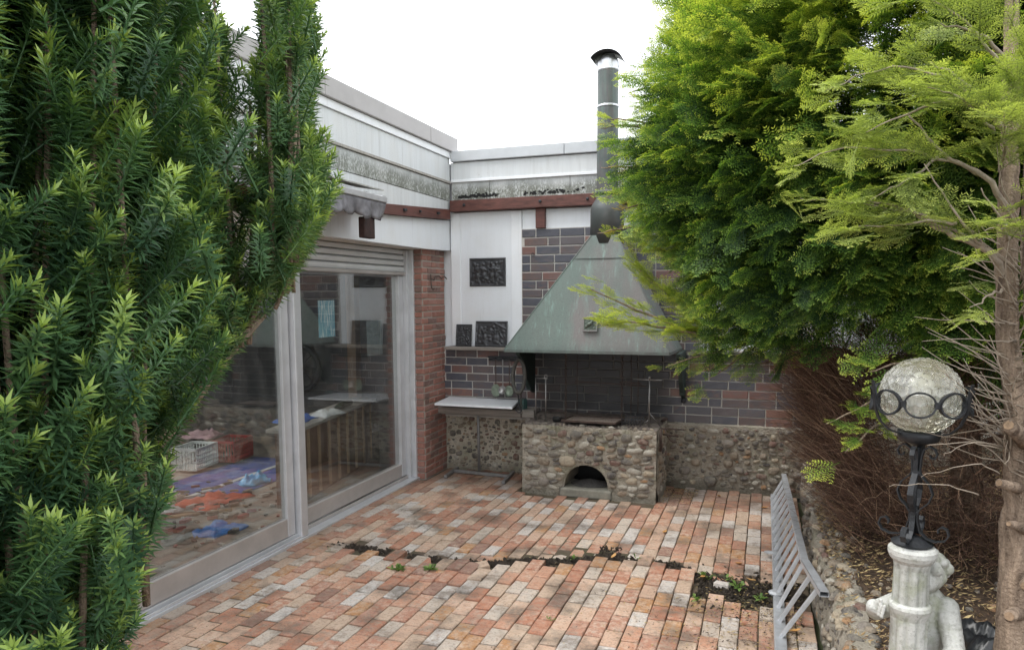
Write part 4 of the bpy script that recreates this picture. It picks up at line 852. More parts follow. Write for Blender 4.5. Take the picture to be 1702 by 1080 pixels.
# bed surface
V = []; nx, ny = 40, 110
def bedz(x, y): return .385+.025*sin(2.3*x+1.1*y)+.015*sin(7*x)*cos(5*y)+.10*max(0, x-.9)*.5
for i in range(ny+1):
    for j in range(nx+1):
        y = -1.5+8.85*i/ny; x = bedx(y)+.13+(3.6-.4)*(j/nx)**1.4; V.append((x, y, bedz(x, y)+(r.uniform(-.008, .008) if j else 0)))
obj('bed_soil', MB().add(V, [(i*(nx+1)+j, i*(nx+1)+j+1, (i+1)*(nx+1)+j+1, (i+1)*(nx+1)+j) for i in range(ny) for j in range(nx)]), simple('leafy_soil', (.10, .065, .042), .95, 0, .5, 22, 1, bd=.02), bed, smooth=True)
cob = []
r = random.Random(12); tries = 0
while len(cob) < 200 and tries < 20000:
    tries += 1; y = 3.0+3.3*r.random()**1.5; x = bedx(y)+.02+(.14*r.random() if r.random() < .5 else r.random()**1.2); s = r.uniform(.022, .068)*(1.25 if x < .55 else 1)
    if y > 4.45 and x > .6: continue
    if any((x-a)**2+(y-b)**2 < (.46*(s+c))**2 for a, b, c in cob): continue
    cob.append((x, y, s))
cob.sort(key=lambda c: c[1]-c[2]*8)
for i, (x, y, s) in enumerate(cob): inst('cobble', STN[i % 10], bed, (x, y, bedz(x, y)+s*.10), (-pi/2+r.uniform(-.25, .25), r.uniform(-.25, .25), r.uniform(0, 6.28)), (s*r.uniform(.85, 1.25), s*.75, s*r.uniform(.7, 1)))
r = random.Random(99)
for i in range(95):
    y = 3.3+3.8*r.random()**1.5; x = bedx(y)+r.uniform(.0, .15); s = r.uniform(.035, .085); h = .375 if x-bedx(y) > .06 else .35
    inst('cobble', STN[i % 10], bed, (x, y, h+s*.05), (-pi/2+r.uniform(-.3, .3), r.uniform(-.4, .4), r.uniform(0, 6.28)), (s*r.uniform(.9, 1.4), s*.8, s*r.uniform(.7, 1)))
mul = MB(); rg = random.Random(77)
for _ in range(17000):
    y = rg.uniform(2.8, 7.2); x = bedx(y)+.04+rg.random()**1.2*1.6
    flake(mul, x, y, bedz(x, y)+.012+rg.uniform(0, .012), rg.uniform(.014, .045), rg.uniform(.003, .009), .5)
muM = N('bark_mulch'); muM.pbr(muM.ramp(muM.g.outputs['Random Per Island'], [(0, (.08, .045, .028)), (.3, (.18, .11, .06)), (.55, (.36, .25, .12)), (.8, (.58, .45, .22)), (1, (.14, .09, .05))]), .85)
o = obj('mulch', mul, muM.m, kind='stuff'); tag(o, 'brown bark and yellowed needles covering the raised bed', 'mulch')
# leaning aluminium rail
ra = thing('metal_railing', 'galvanised steel railing panel leaning low against the stone bed', 'railing', (.18, 5.6, 0))
obj('bottom_rail', MB().bar((.118, 2.6, .035), (.100, 7.22, .035), .065, .022, (.25, 0, 1)), galv, ra, bev=.003)
def topx(y): return .255-(y-4.2)*.026
def topz(y): return .365-(y-4.2)*.036
tt = MB(); rail_pts = [(topx(7.15)+.0, 7.15, topz(7.15)), (topx(4.55), 4.55, topz(4.55))]
obj('top_rail', MB().bar(rail_pts[0], rail_pts[1], .045, .022, (0, 0, 1)), galv, ra, bev=.003)
e0, e1 = Vector(rail_pts[1]), Vector((.318, 4.03, .372)); d = (e1-e0).normalized(); s_ = d.cross(Vector((0, 0, 1))).normalized(); u_ = s_.cross(d)
for a, b, w, h in ((0, 1, .048, .003), (0, -1, .048, .003), (1, 0, .003, .030), (-1, 0, .003, .030)): 
    c = (e0+e1)/2+s_*a*.0225+u_*b*.0135; obj('tube_side', MB().obox(c, (d, s_, u_), ((e1-e0).length/2, w/2, h/2)), galv, ra)
nb = 15
for k in range(nb):
    y = 4.17+(7.05-4.17)*k/(nb-1); bx = .112-.003*k; t = Vector((topx(y)+.0, y+.04, topz(y)-.022)); 
    if y < 4.55: f_ = (4.55-y)/.52; t = e0.lerp(e1, max(0, min(1, f_)))+Vector((0, 0, -.02))
    obj('bar', MB().bar((bx, y, .042), t, .026, .022, (-1, 0, .4)), galv, ra, bev=.002)
obj('fixing_plate', MB().lathe([(.055, 0), (.058, .006), (.02, .012)], (.075, 5.55, .045), 16, R=Matrix.Diagonal((1, .6, 1))), galv, ra)
obj('fixing_plate', MB().lathe([(.045, 0), (.048, .01), (.03, .02)], (.095, 4.78, .045), 12), galv, ra)

# =================================================================== STATUE AND LAMP
SB_ = Vector((.445, 2.50, 0))
stt = thing('garden_statue', 'pale mossy stone column with a hugging cherub on its far side', 'statue', (.47, 2.55, .38))
colp = [(.085, .38), (.085, .42), (.070, .44), (.062, .47), (.054, .50), (.053, .93), (.060, .955), (.063, .965), (.060, .975), (.052, .982), (.050, 1.09), (.054, 1.11), (.064, 1.122), (.069, 1.135), (.069, 1.150), (.062, 1.158)]
mb = MB(); nn_ = 40
for i, (rr, z) in enumerate(colp):
    for k in range(nn_):
        a = 2*pi*k/nn_; fl_ = -.0035*(1 if k % 4 in (0,) else 0) if .50 <= z <= 1.09 and not .94 < z < .98 else 0; mb.v.append((SB_.x+(rr+fl_)*cos(a), SB_.y+(rr+fl_)*sin(a), z))
for i in range(len(colp)-1):
    for k in range(nn_): mb.f.append((i*nn_+k, i*nn_+(k+1) % nn_, (i+1)*nn_+(k+1) % nn_, (i+1)*nn_+k))
mb.f.append(tuple((len(colp)-1)*nn_+k for k in range(nn_)))
obj('column', mb, statueM, stt, smooth=False)
obj('plinth', MB().box(.30, .64, 2.36, 2.76, .34, .40), statueM, stt, bev=.01)
# cherub: metaball-like union of capsules, remeshed to one continuous body
bmz = bmesh.new()
def ball(c, r, s=(1,1,1), sub=3):
    M4 = Matrix.Translation(c) @ Matrix.Diagonal((r*s[0], r*s[1], r*s[2], 1)); bmesh.ops.create_icosphere(bmz, subdivisions=sub, radius=1, matrix=M4)
def caps(a, b, ra_, rb, n=9):
    a, b = Vector(a), Vector(b)
    for i in range(n): t = i/(n-1); ball(a.lerp(b, t), ra_+(rb-ra_)*t, sub=2)
H = Vector((.530, 2.615, 1.045))
ball(H, .060, (.95, 1.0, 1.1)); ball(H+Vector((-.012, -.03, -.018)), .042)             # skull and cheeks (face turned to the column side)
ball(H+Vector((-.040, -.042, -.022)), .022); ball(H+Vector((-.012, -.062, -.024)), .020); ball(H+Vector((-.034, -.058, -.012)), .0085); ball(H+Vector((-.030, -.052, -.048)), .013)
ball(H+Vector((-.047, -.040, .004)), .007); ball(H+Vector((-.016, -.062, .004)), .007); ball(H+Vector((.045, -.026, -.008)), .014, (.6, 1, 1.2))
rc = random.Random(6)
for _ in range(46):                                                                       # curls
    th = rc.uniform(0, 6.28); ph = rc.uniform(-.15, 1.5); v = Vector((cos(th)*cos(ph), sin(th)*cos(ph), sin(ph)))
    if v.y < -.35 and v.z < .35 and v.x < .2: continue
    ball(H+Vector((v.x*.058, v.y*.060, v.z*.066)), rc.uniform(.013, .021), sub=2)
caps(H+Vector((0, .005, -.05)), (.532, 2.63, .955), .030, .036, 5)                        # neck
caps((.530, 2.635, .93), (.525, 2.63, .80), .068, .072); caps((.525, 2.63, .80), (.52, 2.62, .70), .070, .076)
ball((.555, 2.665, .66), .062); ball((.485, 2.665, .66), .060)                            # buttocks
caps((.588, 2.60, .935), (.600, 2.52, .83), .038, .031); caps((.600, 2.52, .83), (.530, 2.435, .79), .030, .022)   # right arm round the column
caps((.475, 2.63, .935), (.385, 2.60, .90), .038, .032); caps((.385, 2.60, .90), (.365, 2.505, .95), .032, .024)
for i, dx in enumerate((-.010, -.003, .004, .011)): caps((.530-.005, 2.435, .79+dx*1.3), (.487-.003*i, 2.425+.002*i, .785+dx*1.6), .009, .0065, 4); caps((.365, 2.505, .95+dx*1.3), (.382+.002*i, 2.458, .955+dx*1.6), .009, .0065, 4)
caps((.525, 2.437, .80), (.512, 2.420, .822), .009, .007, 3); caps((.367, 2.50, .965), (.380, 2.475, .985), .009, .007, 3)
caps((.56, 2.63, .64), (.575, 2.53, .54), .056, .044); caps((.575, 2.53, .54), (.56, 2.56, .42), .040, .026); caps((.56, 2.56, .415), (.57, 2.50, .41), .024, .017, 4)
caps((.48, 2.64, .64), (.45, 2.60, .52), .054, .042); caps((.45, 2.60, .52), (.43, 2.63, .42), .038, .026); caps((.43, 2.63, .415), (.40, 2.58, .41), .024, .017, 4)
me = bpy.data.meshes.new('cherub'); bmz.to_mesh(me); bmz.free(); me.materials.append(statueM)
ch_ = bpy.data.objects.new('cherub', me); COL.objects.link(ch_); ch_.location = Vector((-.022, -.008, 0))-wloc(stt); ch_.parent = stt
md = ch_.modifiers.new('r', 'REMESH'); md.mode = 'VOXEL'; md.voxel_size = .0038; md.use_smooth_shade = True; md = ch_.modifiers.new('s', 'SMOOTH'); md.iterations = 1; md.factor = .5
# lamp
LC = Vector((.455, 2.545, 0)); lp = thing('garden_lamp', 'black wrought iron lamp with dimpled glass globe on the statue', 'lamp', (.45, 2.53, 1.15))
tilt = Vector((.012, .02, 1)).normalized()
def LP(x, y, z): return Vector((.445, 2.515, 1.155))+Vector((x, y, 0))+tilt*z
obj('base_plate', MB().lathe([(.058, 0), (.060, .006), (.040, .018), (.018, .026)], LP(0, 0, .006), 20), ironM, lp)
obj('stem', MB().tube([LP(0, 0, .01), LP(0, 0, .31)], .0065, 10), ironM, lp, smooth=True)
for k in range(4):
    a = pi*.25+k*pi/2+.35; dx, dy = cos(a), sin(a); wd_ = (-dy, dx, 0)
    P = [LP(dx*q, dy*q, z) for q, z in ((.010, .125), (.012, .08), (.020, .050), (.040, .030), (.065, .026), (.090, .034), (.100, .052), (.095, .070), (.080, .076), (.070, .066), (.072, .056))]
    obj('foot_scroll', MB().ribbon(P, .016, .004, wd_), ironM, lp)
    P = [LP(dx*q, dy*q, z) for q, z in ((.009, .105), (.020, .122), (.040, .142), (.050, .170), (.040, .198), (.020, .220), (.009, .235))]
    obj('stem_ring', MB().ribbon(P, .017, .004, wd_), ironM, lp)
    P = [LP(dx*q, dy*q, z) for q, z in ((.011, .235), (.013, .28), (.018, .305), (.034, .318), (.050, .310), (.056, .295), (.050, .282), (.039, .283), (.036, .292))]
    obj('top_scroll', MB().ribbon(P, .014, .004, wd_), ironM, lp)
for z in (.108, .232): obj('clamp', MB().lathe([(.0145, -.008), (.0155, 0), (.0145, .008)], LP(0, 0, z), 8), ironM, lp)
GC = LP(.006, .030, .468); GR = .121
obj('cup', MB().lathe([(.012, -.158), (.030, -.148), (.056, -.140), (.060, -.126), (.060, -.110), (.046, -.108)], GC, 24), ironM, lp, smooth=True)
for k in range(9):
    a = 2*pi*k/9-1.75; rr = .138; c = GC+Vector((cos(a)*rr, sin(a)*rr, -.012)); tv = Vector((-sin(a), cos(a), 0)); nv = Vector((cos(a), sin(a), 0))
    P = [GC+Vector((cos(a+.0)*0, 0, -.012))+(tv*.042*cos(t)+nv*(rr-.008*(cos(t)**2)))+Vector((0, 0, .037*sin(t))) for t in np.linspace(0, 2*pi, 25)]
    obj('cage_ring', MB().ribbon(P, .012, .005, nv), ironM, lp)
    a2_ = a+pi/9; c2 = GC+Vector((cos(a2_)*.134, sin(a2_)*.134, -.012)); obj('cage_clamp', MB().obox(c2, ((-sin(a2_), cos(a2_), 0), (cos(a2_), sin(a2_), 0), (0, 0, 1)), (.009, .006, .010)), ironM, lp, bev=.002)
for k in range(4):
    a = -1.75+pi/9+2*pi*(2*k+1-(k>1)*.0)/9; P = [GC+Vector((cos(a)*q, sin(a)*q, z)) for q, z in ((.060, -.118), (.095, -.106), (.124, -.078), (.140, -.040), (.145, .0), (.148, .03), (.153, .050))]
    obj('cage_arm', MB().ribbon(P, .013, .005, (-sin(a), cos(a), 0)), ironM, lp)
bmz = bmesh.new(); bmesh.ops.create_icosphere(bmz, subdivisions=6, radius=1); V = np.array([v.co[:] for v in bmz.verts])
rs = np.random.RandomState(4); D = rs.normal(size=(210, 3)); D /= np.linalg.norm(D, axis=1)[:, None]
for _ in range(25):                                                     # relax the dimple centres
    own = np.argmax(V @ D.T, axis=1)
    for k in range(len(D)):
        s = V[own == k]
        if len(s): D[k] = D[k]*.5+.5*s.mean(0)
    D /= np.linalg.norm(D, axis=1)[:, None]
dt = np.sort(V @ D.T, axis=1); ang = np.arccos(np.clip(dt[:, -1], -1, 1)); an2 = np.arccos(np.clip(dt[:, -2], -1, 1)); edge = np.clip((an2-ang)/.05, 0, 1)
rad = GR*(1-.060*edge**.7*(1-.35*(ang/.14)**2)); V2 = V*rad[:, None]
for v, c in zip(bmz.verts, V2): v.co = c
me = bpy.data.meshes.new('glass_globe'); bmz.to_mesh(me); bmz.free(); me.polygons.foreach_set('use_smooth', [True]*len(me.polygons)); me.materials.append(globeM)
go_ = bpy.data.objects.new('glass_globe', me); COL.objects.link(go_); go_.location = GC-wloc(lp); go_.parent = lp
obj('bulb', MB().lathe([(.0, .055), (.022, .045), (.030, .02), (.026, -.01), (.014, -.035), (.013, -.07), (.0, -.075)], GC, 16, cap=False), simple('white_bulb', (.7, .7, .66), .4), lp, smooth=True)

# =================================================================== INDOORS
def indoor_box(name, lb, cat, *a, mat=None, bev=.004, group=None): return tag(obj(name, MB().box(*a), mat, bev=bev), lb, cat, group)
bc = thing('bar_counter', 'wooden bar counter with stone top and framed panels behind glass', 'counter', (-4.3, 6.4, 0))
walnut = simple('dark_wood_panel', (.12, .058, .036), .5, 0, .4, 6, .2, st=(1, 1, .25)); lath = simple('pale_wood_lath', (.36, .235, .14), .55, 0, .25, 8, .2)
def cx(y): return -4.04-(y-5.57)*.175
for k in range(8):
    ya = 5.55+k*.235; yb = ya+.21; p = (Vector((cx(ya), ya, 0)), Vector((cx(yb), yb, 0))); dd = (p[1]-p[0]).normalized(); mid = (p[0]+p[1])/2
    obj('panel', MB().obox((mid.x, mid.y, .37), (dd, (-dd.y, dd.x, 0), (0, 0, 1)), (.105, .012, .33)), walnut, bc)
    for q in (p[0], p[1]): obj('lath', MB().obox((q.x+.012, q.y, .38), (dd, (-dd.y, dd.x, 0), (0, 0, 1)), (.009, .014, .33)), lath, bc)
obj('plinth', MB().prism([(cx(5.5)-.03, 5.5), (cx(7.45)-.03, 7.45), (cx(7.45)-.2, 7.45), (cx(5.5)-.2, 5.5)], 2, 0, .70), walnut, bc)
obj('counter_top', MB().prism([(cx(5.42)+.06, 5.42), (cx(7.5)+.06, 7.5), (cx(7.5)-.25, 7.5), (cx(5.42)-.25, 5.42)], 2, .715, .745), simple('grey_stone_top', (.36, .34, .31), .4, 0, .3, 10, .1), bc, bev=.004)
blueM = simple('blue_cloth', (.05, .13, .42), .8, 0, .3, 10, .4); redC = simple('orange_red_cloth', (.55, .09, .04), .8, 0, .3, 9, .4)
def crumple(name, c, sx, sy, h, mat, lb, cat, seed, n=16):
    r = random.Random(seed); V = []; ph = [r.uniform(0, 6) for _ in range(8)]
    for j in range(n+1):
        for i in range(n+1):
            u, v = i/n-.5, j/n-.5; rr = max(abs(u), abs(v))*2; e = (1-rr**3)
            z = h*e*(.45+.3*sin(9*u+ph[0])*sin(8*v+ph[1])+.25*sin(19*u+ph[2]+5*v)*sin(17*v+ph[3]))+.003
            V.append((c[0]+sx*u*(1+.2*sin(6*v+ph[4])), c[1]+sy*v*(1+.2*sin(5*u+ph[5])), c[2]+max(z, .002)))
    o = obj(name, MB().add(V, [(j*(n+1)+i, j*(n+1)+i+1, (j+1)*(n+1)+i+1, (j+1)*(n+1)+i) for j in range(n) for i in range(n)]), mat, smooth=True); md = o.modifiers.new('s', 'SOLIDIFY'); md.thickness = .003
    return tag(o, lb, cat)
crumple('towel', (-4.3, 5.95, .746), .28, .40, .07, blueM, 'crumpled blue cloth on the bar counter behind glass', 'cloth', 1)
crumple('paper_sheet', (-4.2, 6.28, .746), .22, .34, .10, simple('white_paper', (.75, .76, .76), .8), 'folded white paper lying on the bar counter', 'paper', 2, 6)
tag(obj('yellow_tool', MB().tube([(-4.08, 5.52, .765), (-4.12, 5.78, .765)], [.018, .010], 8), simple('yellow_plastic', (.60, .48, .05), .4), smooth=True), 'yellow handled tool at the near end of bar counter', 'tool')
tag(obj('dark_bottle', MB().tube([(-4.30, 6.9, .785), (-4.25, 6.62, .785), (-4.24, 6.52, .785)], [.036, .034, .012], 12), simple('green_bottle', (.02, .04, .025), .15), smooth=True), 'dark bottle lying at the far end of bar counter', 'bottle')
# poster hung inside the pane, mirror-like framed sheet
poM = N('blue_poster'); nn1 = poM.noise(9, 5, .6, st=(1, 1, .5)); v_ = poM.noise(22, 3, st=(1, 2.5, .35))
poM.pbr(poM.mix(poM.ramp(v_, [(.50, 0.0), (.58, 1.0)]), poM.mix(nn1, (.10, .34, .46), (.32, .60, .70)), (.70, .82, .85)), .5)
tag(obj('poster', MB().box(-3.650, -3.647, 5.395, 5.645, 1.585, 1.905), poM.m), 'light blue picture sheet stuck inside the right glass pane', 'poster')
tag(obj('notice_sheet', MB().box(-3.655, -3.652, 6.20, 6.50, 1.36, 1.70), simple('grey_sheet', (.20, .24, .25), .6), bev=0), 'dull grey sheet stuck inside the glass near the pillar', 'sheet')
# wheel on the far indoor wall
wh = thing('wagon_wheel', 'black spoked wheel hung on the indoor wall', 'wheel', (-5.93, 8.30, .98))
def ringp(r, n=33): return [(-5.93+r*cos(a), 8.30, .98+r*sin(a)) for a in np.linspace(0, 2*pi, n)]
obj('rim', MB().tube(ringp(.30), .035, 8, False), ironM, wh, smooth=True); obj('hub', MB().lathe([(.06, -.05), (.07, 0), (.06, .05)], (-5.93, 8.29, .98), 14, R=Matrix.Rotation(pi/2, 3, 'X')), ironM, wh)
for k in range(8): a = k*pi/4; obj('spoke', MB().tube([(-5.93, 8.30, .98), (-5.93+.29*cos(a), 8.30, .98+.29*sin(a))], .020, 6), ironM, wh)
for x, lb in ((-5.0, 'brown timber post standing indoors beside the blue poster'), (-4.55, 'brown timber post indoors near the pillar end')): tag(obj('timber_post', MB().box(x, x+.12, 8.0, 8.12, 0, 2.55), simple('pale_timber', (.26, .17, .10), .7)), lb, 'post')
# crates
def crate(loc, rz, mat, lb):
    t = thing('plastic_crate', lb, 'crate', loc, 'plastic crates on the indoor floor'); L, D_, H_ = .40, .30, .25
    Rz = Matrix.Rotation(rz, 3, 'Z')
    def B(nm, x0, x1, y0, y1, z0, z1):
        c = Rz @ Vector(((x0+x1)/2, (y0+y1)/2, (z0+z1)/2)); obj(nm, MB().obox(Vector(loc)+c, (Rz @ Vector((1,0,0)), Rz @ Vector((0,1,0)), Vector((0,0,1))), ((x1-x0)/2, (y1-y0)/2, (z1-z0)/2)), mat, t)
    B('base', 0, L, 0, D_, 0, .012)
    for y in (0, D_):
        B('rim', 0, L, y-.008, y+.008, H_-.03, H_)
        for k in range(13): x = L*k/12; B('slat', x-.006, x+.006, y-.005, y+.005, .012, H_-.03)
        for z in (.02, .07, .12, .17): B('cross_slat', 0, L, y-.006, y+.006, z, z+.012)
    for x in (0, L):
        B('rim', x-.008, x+.008, 0, D_, H_-.03, H_)
        for k in range(9): y = D_*k/8; B('slat', x-.005, x+.005, y-.006, y+.006, .012, H_-.03)
crate((-5.90, 6.32, 0.03), pi/2+.15, simple('white_plastic', (.72, .76, .74), .4), 'white slatted plastic crate standing on the blue mat indoors')
crate((-5.78, 6.78, 0.03), pi/2+.15, simple('red_plastic', (.42, .03, .03), .4), 'red slatted plastic crate beside the white one indoors')
matB = simple('blue_mat', (.045, .07, .26), .8, 0, .3, 6, .3)
indoor_box('floor_mat', 'blue floor mat in front of the plastic crates indoors', 'mat', -5.85, -5.30, 5.6, 7.2, .001, .014, mat=matB)
indoor_box('floor_mat', 'narrow blue floor mat nearer to the glass door indoors', 'mat', -5.22, -4.85, 5.3, 6.9, .001, .014, mat=matB)
indoor_box('threshold_strip', 'pale grey strip between the two blue mats indoors', 'strip', -5.29, -5.23, 5.4, 7.1, .001, .02, mat=simple('pale_strip', (.5, .5, .5), .6))
crumple('cloth_heap', (-4.95, 5.45, .002), .45, .55, .12, redC, 'orange red cloth heap on the floor behind left pane', 'cloth', 5)
crumple('plastic_bag', (-4.28, 4.78, .002), .30, .40, .10, simple('bright_blue_plastic', (.05, .22, .62), .35), 'bright blue plastic bag on the floor behind left pane', 'bag', 6)
crumple('plastic_bag', (-4.40, 4.55, .002), .22, .34, .08, simple('dark_green_plastic', (.03, .06, .05), .4), 'dark green bag on the floor next to the bright blue one', 'bag', 7)
crumple('plastic_bag', (-5.0, 6.15, .02), .26, .30, .13, simple('light_blue_plastic', (.08, .34, .62), .35), 'light blue bag near the near end of bar counter', 'bag', 8)
crumple('cloth_heap', (-5.2, 5.05, .002), .36, .34, .12, simple('white_cloth', (.55, .52, .52), .8), 'pale crumpled cloth left of the orange red heap', 'cloth', 9)
crumple('cloth_heap', (-6.3, 6.9, .002), .55, .6, .38, simple('dark_grey_cloth', (.06, .06, .065), .9), 'dark clothing pile behind the red crate', 'cloth', 10)
crumple('cloth_heap', (-6.25, 6.85, .30), .34, .36, .12, simple('pink_cloth', (.45, .28, .30), .9), 'pink towel on top of the dark clothing pile', 'cloth', 11)
for i, (x, y, a, L, lb) in enumerate([(-4.9, 5.0, .4, .7, 'brown wooden stick lying behind the blue plastic bag'), (-4.75, 5.05, .7, .6, 'pale wooden stick lying across the floor indoors'), (-5.3, 5.3, .9, .5, 'short dark stick beside the pale cloth indoors')]):
    tag(obj('wooden_stick', MB().tube([(x-cos(a)*L/2, y-sin(a)*L/2, .022), (x+cos(a)*L/2, y+sin(a)*L/2, .03)], .016, 7), [walnut, lath, walnut][i], smooth=True), lb, 'stick')
cl = MB(); rg = random.Random(3)
for _ in range(260):
    x, y = rg.gauss(-5.0, .5), rg.gauss(5.2, .5); 
    if x > -3.8: continue
    s = rg.uniform(.01, .05); cl.obox((x, y, s*.4+.003), ((cos(s*99), sin(s*99), 0), (-sin(s*99), cos(s*99), .1), (0, 0, 1)), (s, s*.5, s*.3))
clM = N('floor_clutter'); clM.pbr(clM.ramp(clM.g.outputs['Random Per Island'], [(0, (.05, .04, .03)), (.35, (.22, .16, .12)), (.6, (.45, .42, .38)), (.8, (.25, .05, .04)), (1, (.1, .08, .06))], 'CONSTANT'), .8)
o = obj('floor_clutter', cl, clM.m, kind='stuff'); tag(o, 'small scattered scraps on the indoor floor', 'scraps')
hm = MB(); 
tag(obj('wire_basket', MB().box(-4.62, -4.40, 7.55, 7.85, .0, .32), simple('perforated_metal', (.14, .14, .135), .5, .5, .5, 60, .5), bev=.01), 'perforated metal bin standing beyond the bar counter', 'bin')
crumple('paper_heap', (-4.5, 7.7, .322), .2, .26, .12, MATS['white_paper'], 'crumpled white paper on top of the metal bin', 'paper', 14)

# =================================================================== FOLIAGE
def needle_tpl(dirs, base, L, W, tone, curve=0.25, quads=1, side=None):
    """vectorised needles: base (n,3), dirs (n,3) unit, L (n,), W scalar -> verts (n*k,3)"""
    n = len(base); upv = np.tile([[0, 0, 1.]], (n, 1)) if side is None else side
    s = np.cross(dirs, upv); ln = np.linalg.norm(s, axis=1); s[ln < 1e-3] = [1, 0, 0]; s /= np.maximum(np.linalg.norm(s, axis=1), 1e-6)[:, None]
    nm = np.cross(s, dirs); Lc = L[:, None]
    if quads == 1:
        P = np.stack([base, base+dirs*Lc*.45+s*W*.5, base+dirs*Lc-nm*Lc*curve*.3, base+dirs*Lc*.45-s*W*.5], 1); F = np.arange(n)[:, None]*4+np.array([[0, 1, 2, 3]]); return P.reshape(-1, 3), F, np.repeat(tone, 4)
    P = np.stack([base+s*W*.18, base-s*W*.18, base+dirs*Lc*.5-s*W*.5-nm*Lc*curve*.12, base+dirs*Lc*.5+s*W*.5-nm*Lc*curve*.12, base+dirs*Lc*.97-s*W*.14-nm*Lc*curve*.45, base+dirs*Lc*.97+s*W*.14-nm*Lc*curve*.45], 1)
    F = np.concatenate([np.arange(n)[:, None]*6+np.array([[0, 1, 2, 3]]), np.arange(n)[:, None]*6+np.array([[3, 2, 4, 5]])]); return P.reshape(-1, 3), F, np.repeat(tone, 6)
def strip_stem(P0, P1, w, tone):
    V = []; d = P1-P0; s = np.cross(d, [0, 0, 1.]); l = np.linalg.norm(s); s = s/l if l > 1e-4 else np.array([1, 0, 0]); t = np.cross(s, d/np.linalg.norm(d))
    V = np.array([P0+s*w, P0-s*w*.5+t*w*.8, P0-s*w*.5-t*w*.8, P1+s*w*.5, P1-s*w*.25+t*w*.4, P1-s*w*.25-t*w*.4]); return V, np.array([[0, 1, 4, 3], [1, 2, 5, 4], [2, 0, 3, 5]]), np.full(6, tone)
class Cloud:
    def __init__(s): s.V = []; s.F = []; s.T = []; s.n = 0
    def add(s, V, F, T): s.V.append(V); s.F.append(F+s.n); s.T.append(T); s.n += len(V)
    def get(s): return np.concatenate(s.V), np.concatenate(s.F), np.concatenate(s.T)
    def place(s, tpl, pos, xax, zax, scl, dt):
        """place template copies; local x -> xax, local z ~ zax"""
        V, F, T = tpl; n = len(pos); x = xax/np.linalg.norm(xax, axis=1)[:, None]; y = np.cross(zax, x); y /= np.maximum(np.linalg.norm(y, axis=1), 1e-6)[:, None]; z = np.cross(x, y)
        M = np.stack([x, y, z], 1)*scl[:, None, None]                # rows are axes
        P = np.einsum('vk,nkj->nvj', V, M)+pos[:, None, :]
        FF = F[None]+(np.arange(n)*len(V))[:, None, None]; TT = np.clip(T[None]+dt[:, None], 0, 1)
        s.add(P.reshape(-1, 3), FF.reshape(-1, F.shape[1]), TT.ravel())
def flat_spray(seed, n_side=10, per=8, L=.022, W=.0030, size=.2, droop=.12):
    r = np.random.RandomState(seed); c = Cloud()
    def axis_needles(P0, P1, n, t0, t1):
        t = (np.arange(n)+.5)/n; t = np.repeat(t, 2); sg = np.tile([1, -1], n); d = (P1-P0)/np.linalg.norm(P1-P0); s = np.cross([0, 0, 1.], d); s /= np.linalg.norm(s)
        base = P0+(P1-P0)*t[:, None]; ang = np.radians(r.uniform(48, 68, len(t))*(1-.45*t**3)); dirs = np.cos(ang)[:, None]*d+(np.sin(ang)*sg)[:, None]*s+np.array([0, 0, 1])*r.uniform(-.12, .32, len(t))[:, None]; dirs /= np.linalg.norm(dirs, axis=1)[:, None]
        Ls = L*r.uniform(.75, 1.15, len(t))*(1-.35*t**4); c.add(*needle_tpl(dirs, base, Ls, W, t0+(t1-t0)*t**1.5+r.uniform(-.06, .06, len(t)), .3))
    O = np.zeros(3); tip = np.array([size, 0, -droop*size]); c.add(*strip_stem(O, tip, .0018, .22)); axis_needles(O+tip*.25, tip, int(per*1.8), .35, .85)
    for k in range(n_side):
        t = .12+.78*k/n_side; sg = 1 if k % 2 else -1; P = O+tip*t; l = size*(.50*(1-t)+.16)*r.uniform(.8, 1.15); a = radians(r.uniform(38, 55)); Q = P+np.array([cos(a)*l, sg*sin(a)*l, -droop*l*1.2+r.uniform(-.15, .25)*l])
        c.add(*strip_stem(P, Q, .0012, .25)); axis_needles(P+(Q-P)*.08, Q, per, .30, .95)
    return c.get()
def round_shoot(seed, n=64, L=.024, W=.0042, size=.12):
    r = np.random.RandomState(seed); c = Cloud(); c.add(*strip_stem(np.zeros(3), np.array([size, 0, 0.]), .0022, .30))
    t = (np.arange(n)/n)**.9; ph = np.arange(n)*2.4+r.uniform(-.3, .3, n); open_ = np.radians(78-50*t**2.2+r.uniform(-9, 9, n))
    base = np.stack([t*size, 0*t, 0*t], 1); rad = np.stack([0*t, np.cos(ph), np.sin(ph)], 1); dirs = np.cos(open_)[:, None]*np.array([1, 0, 0])+np.sin(open_)[:, None]*rad
    tn = .30+.12*r.uniform(-1, 1, n)+np.where(t > .80, .75*(t-.80)/.2, 0)
    V, F, T = needle_tpl(dirs, base, L*r.uniform(.75, 1.15, n)*(1-.25*t**6), W, tn, .5, quads=1, side=np.tile([[1., 0, 0]], (n, 1))); c.add(V, F, T); return c.get()
def crown_obj(name, cl, mat, parent, kind='stuff'):
    V, F, T = cl.get(); me = rawmesh(name, V, F, mat, T); o = bpy.data.objects.new(name, me); COL.objects.link(o); o.location = -wloc(parent); o.parent = parent; o['kind'] = kind; return o
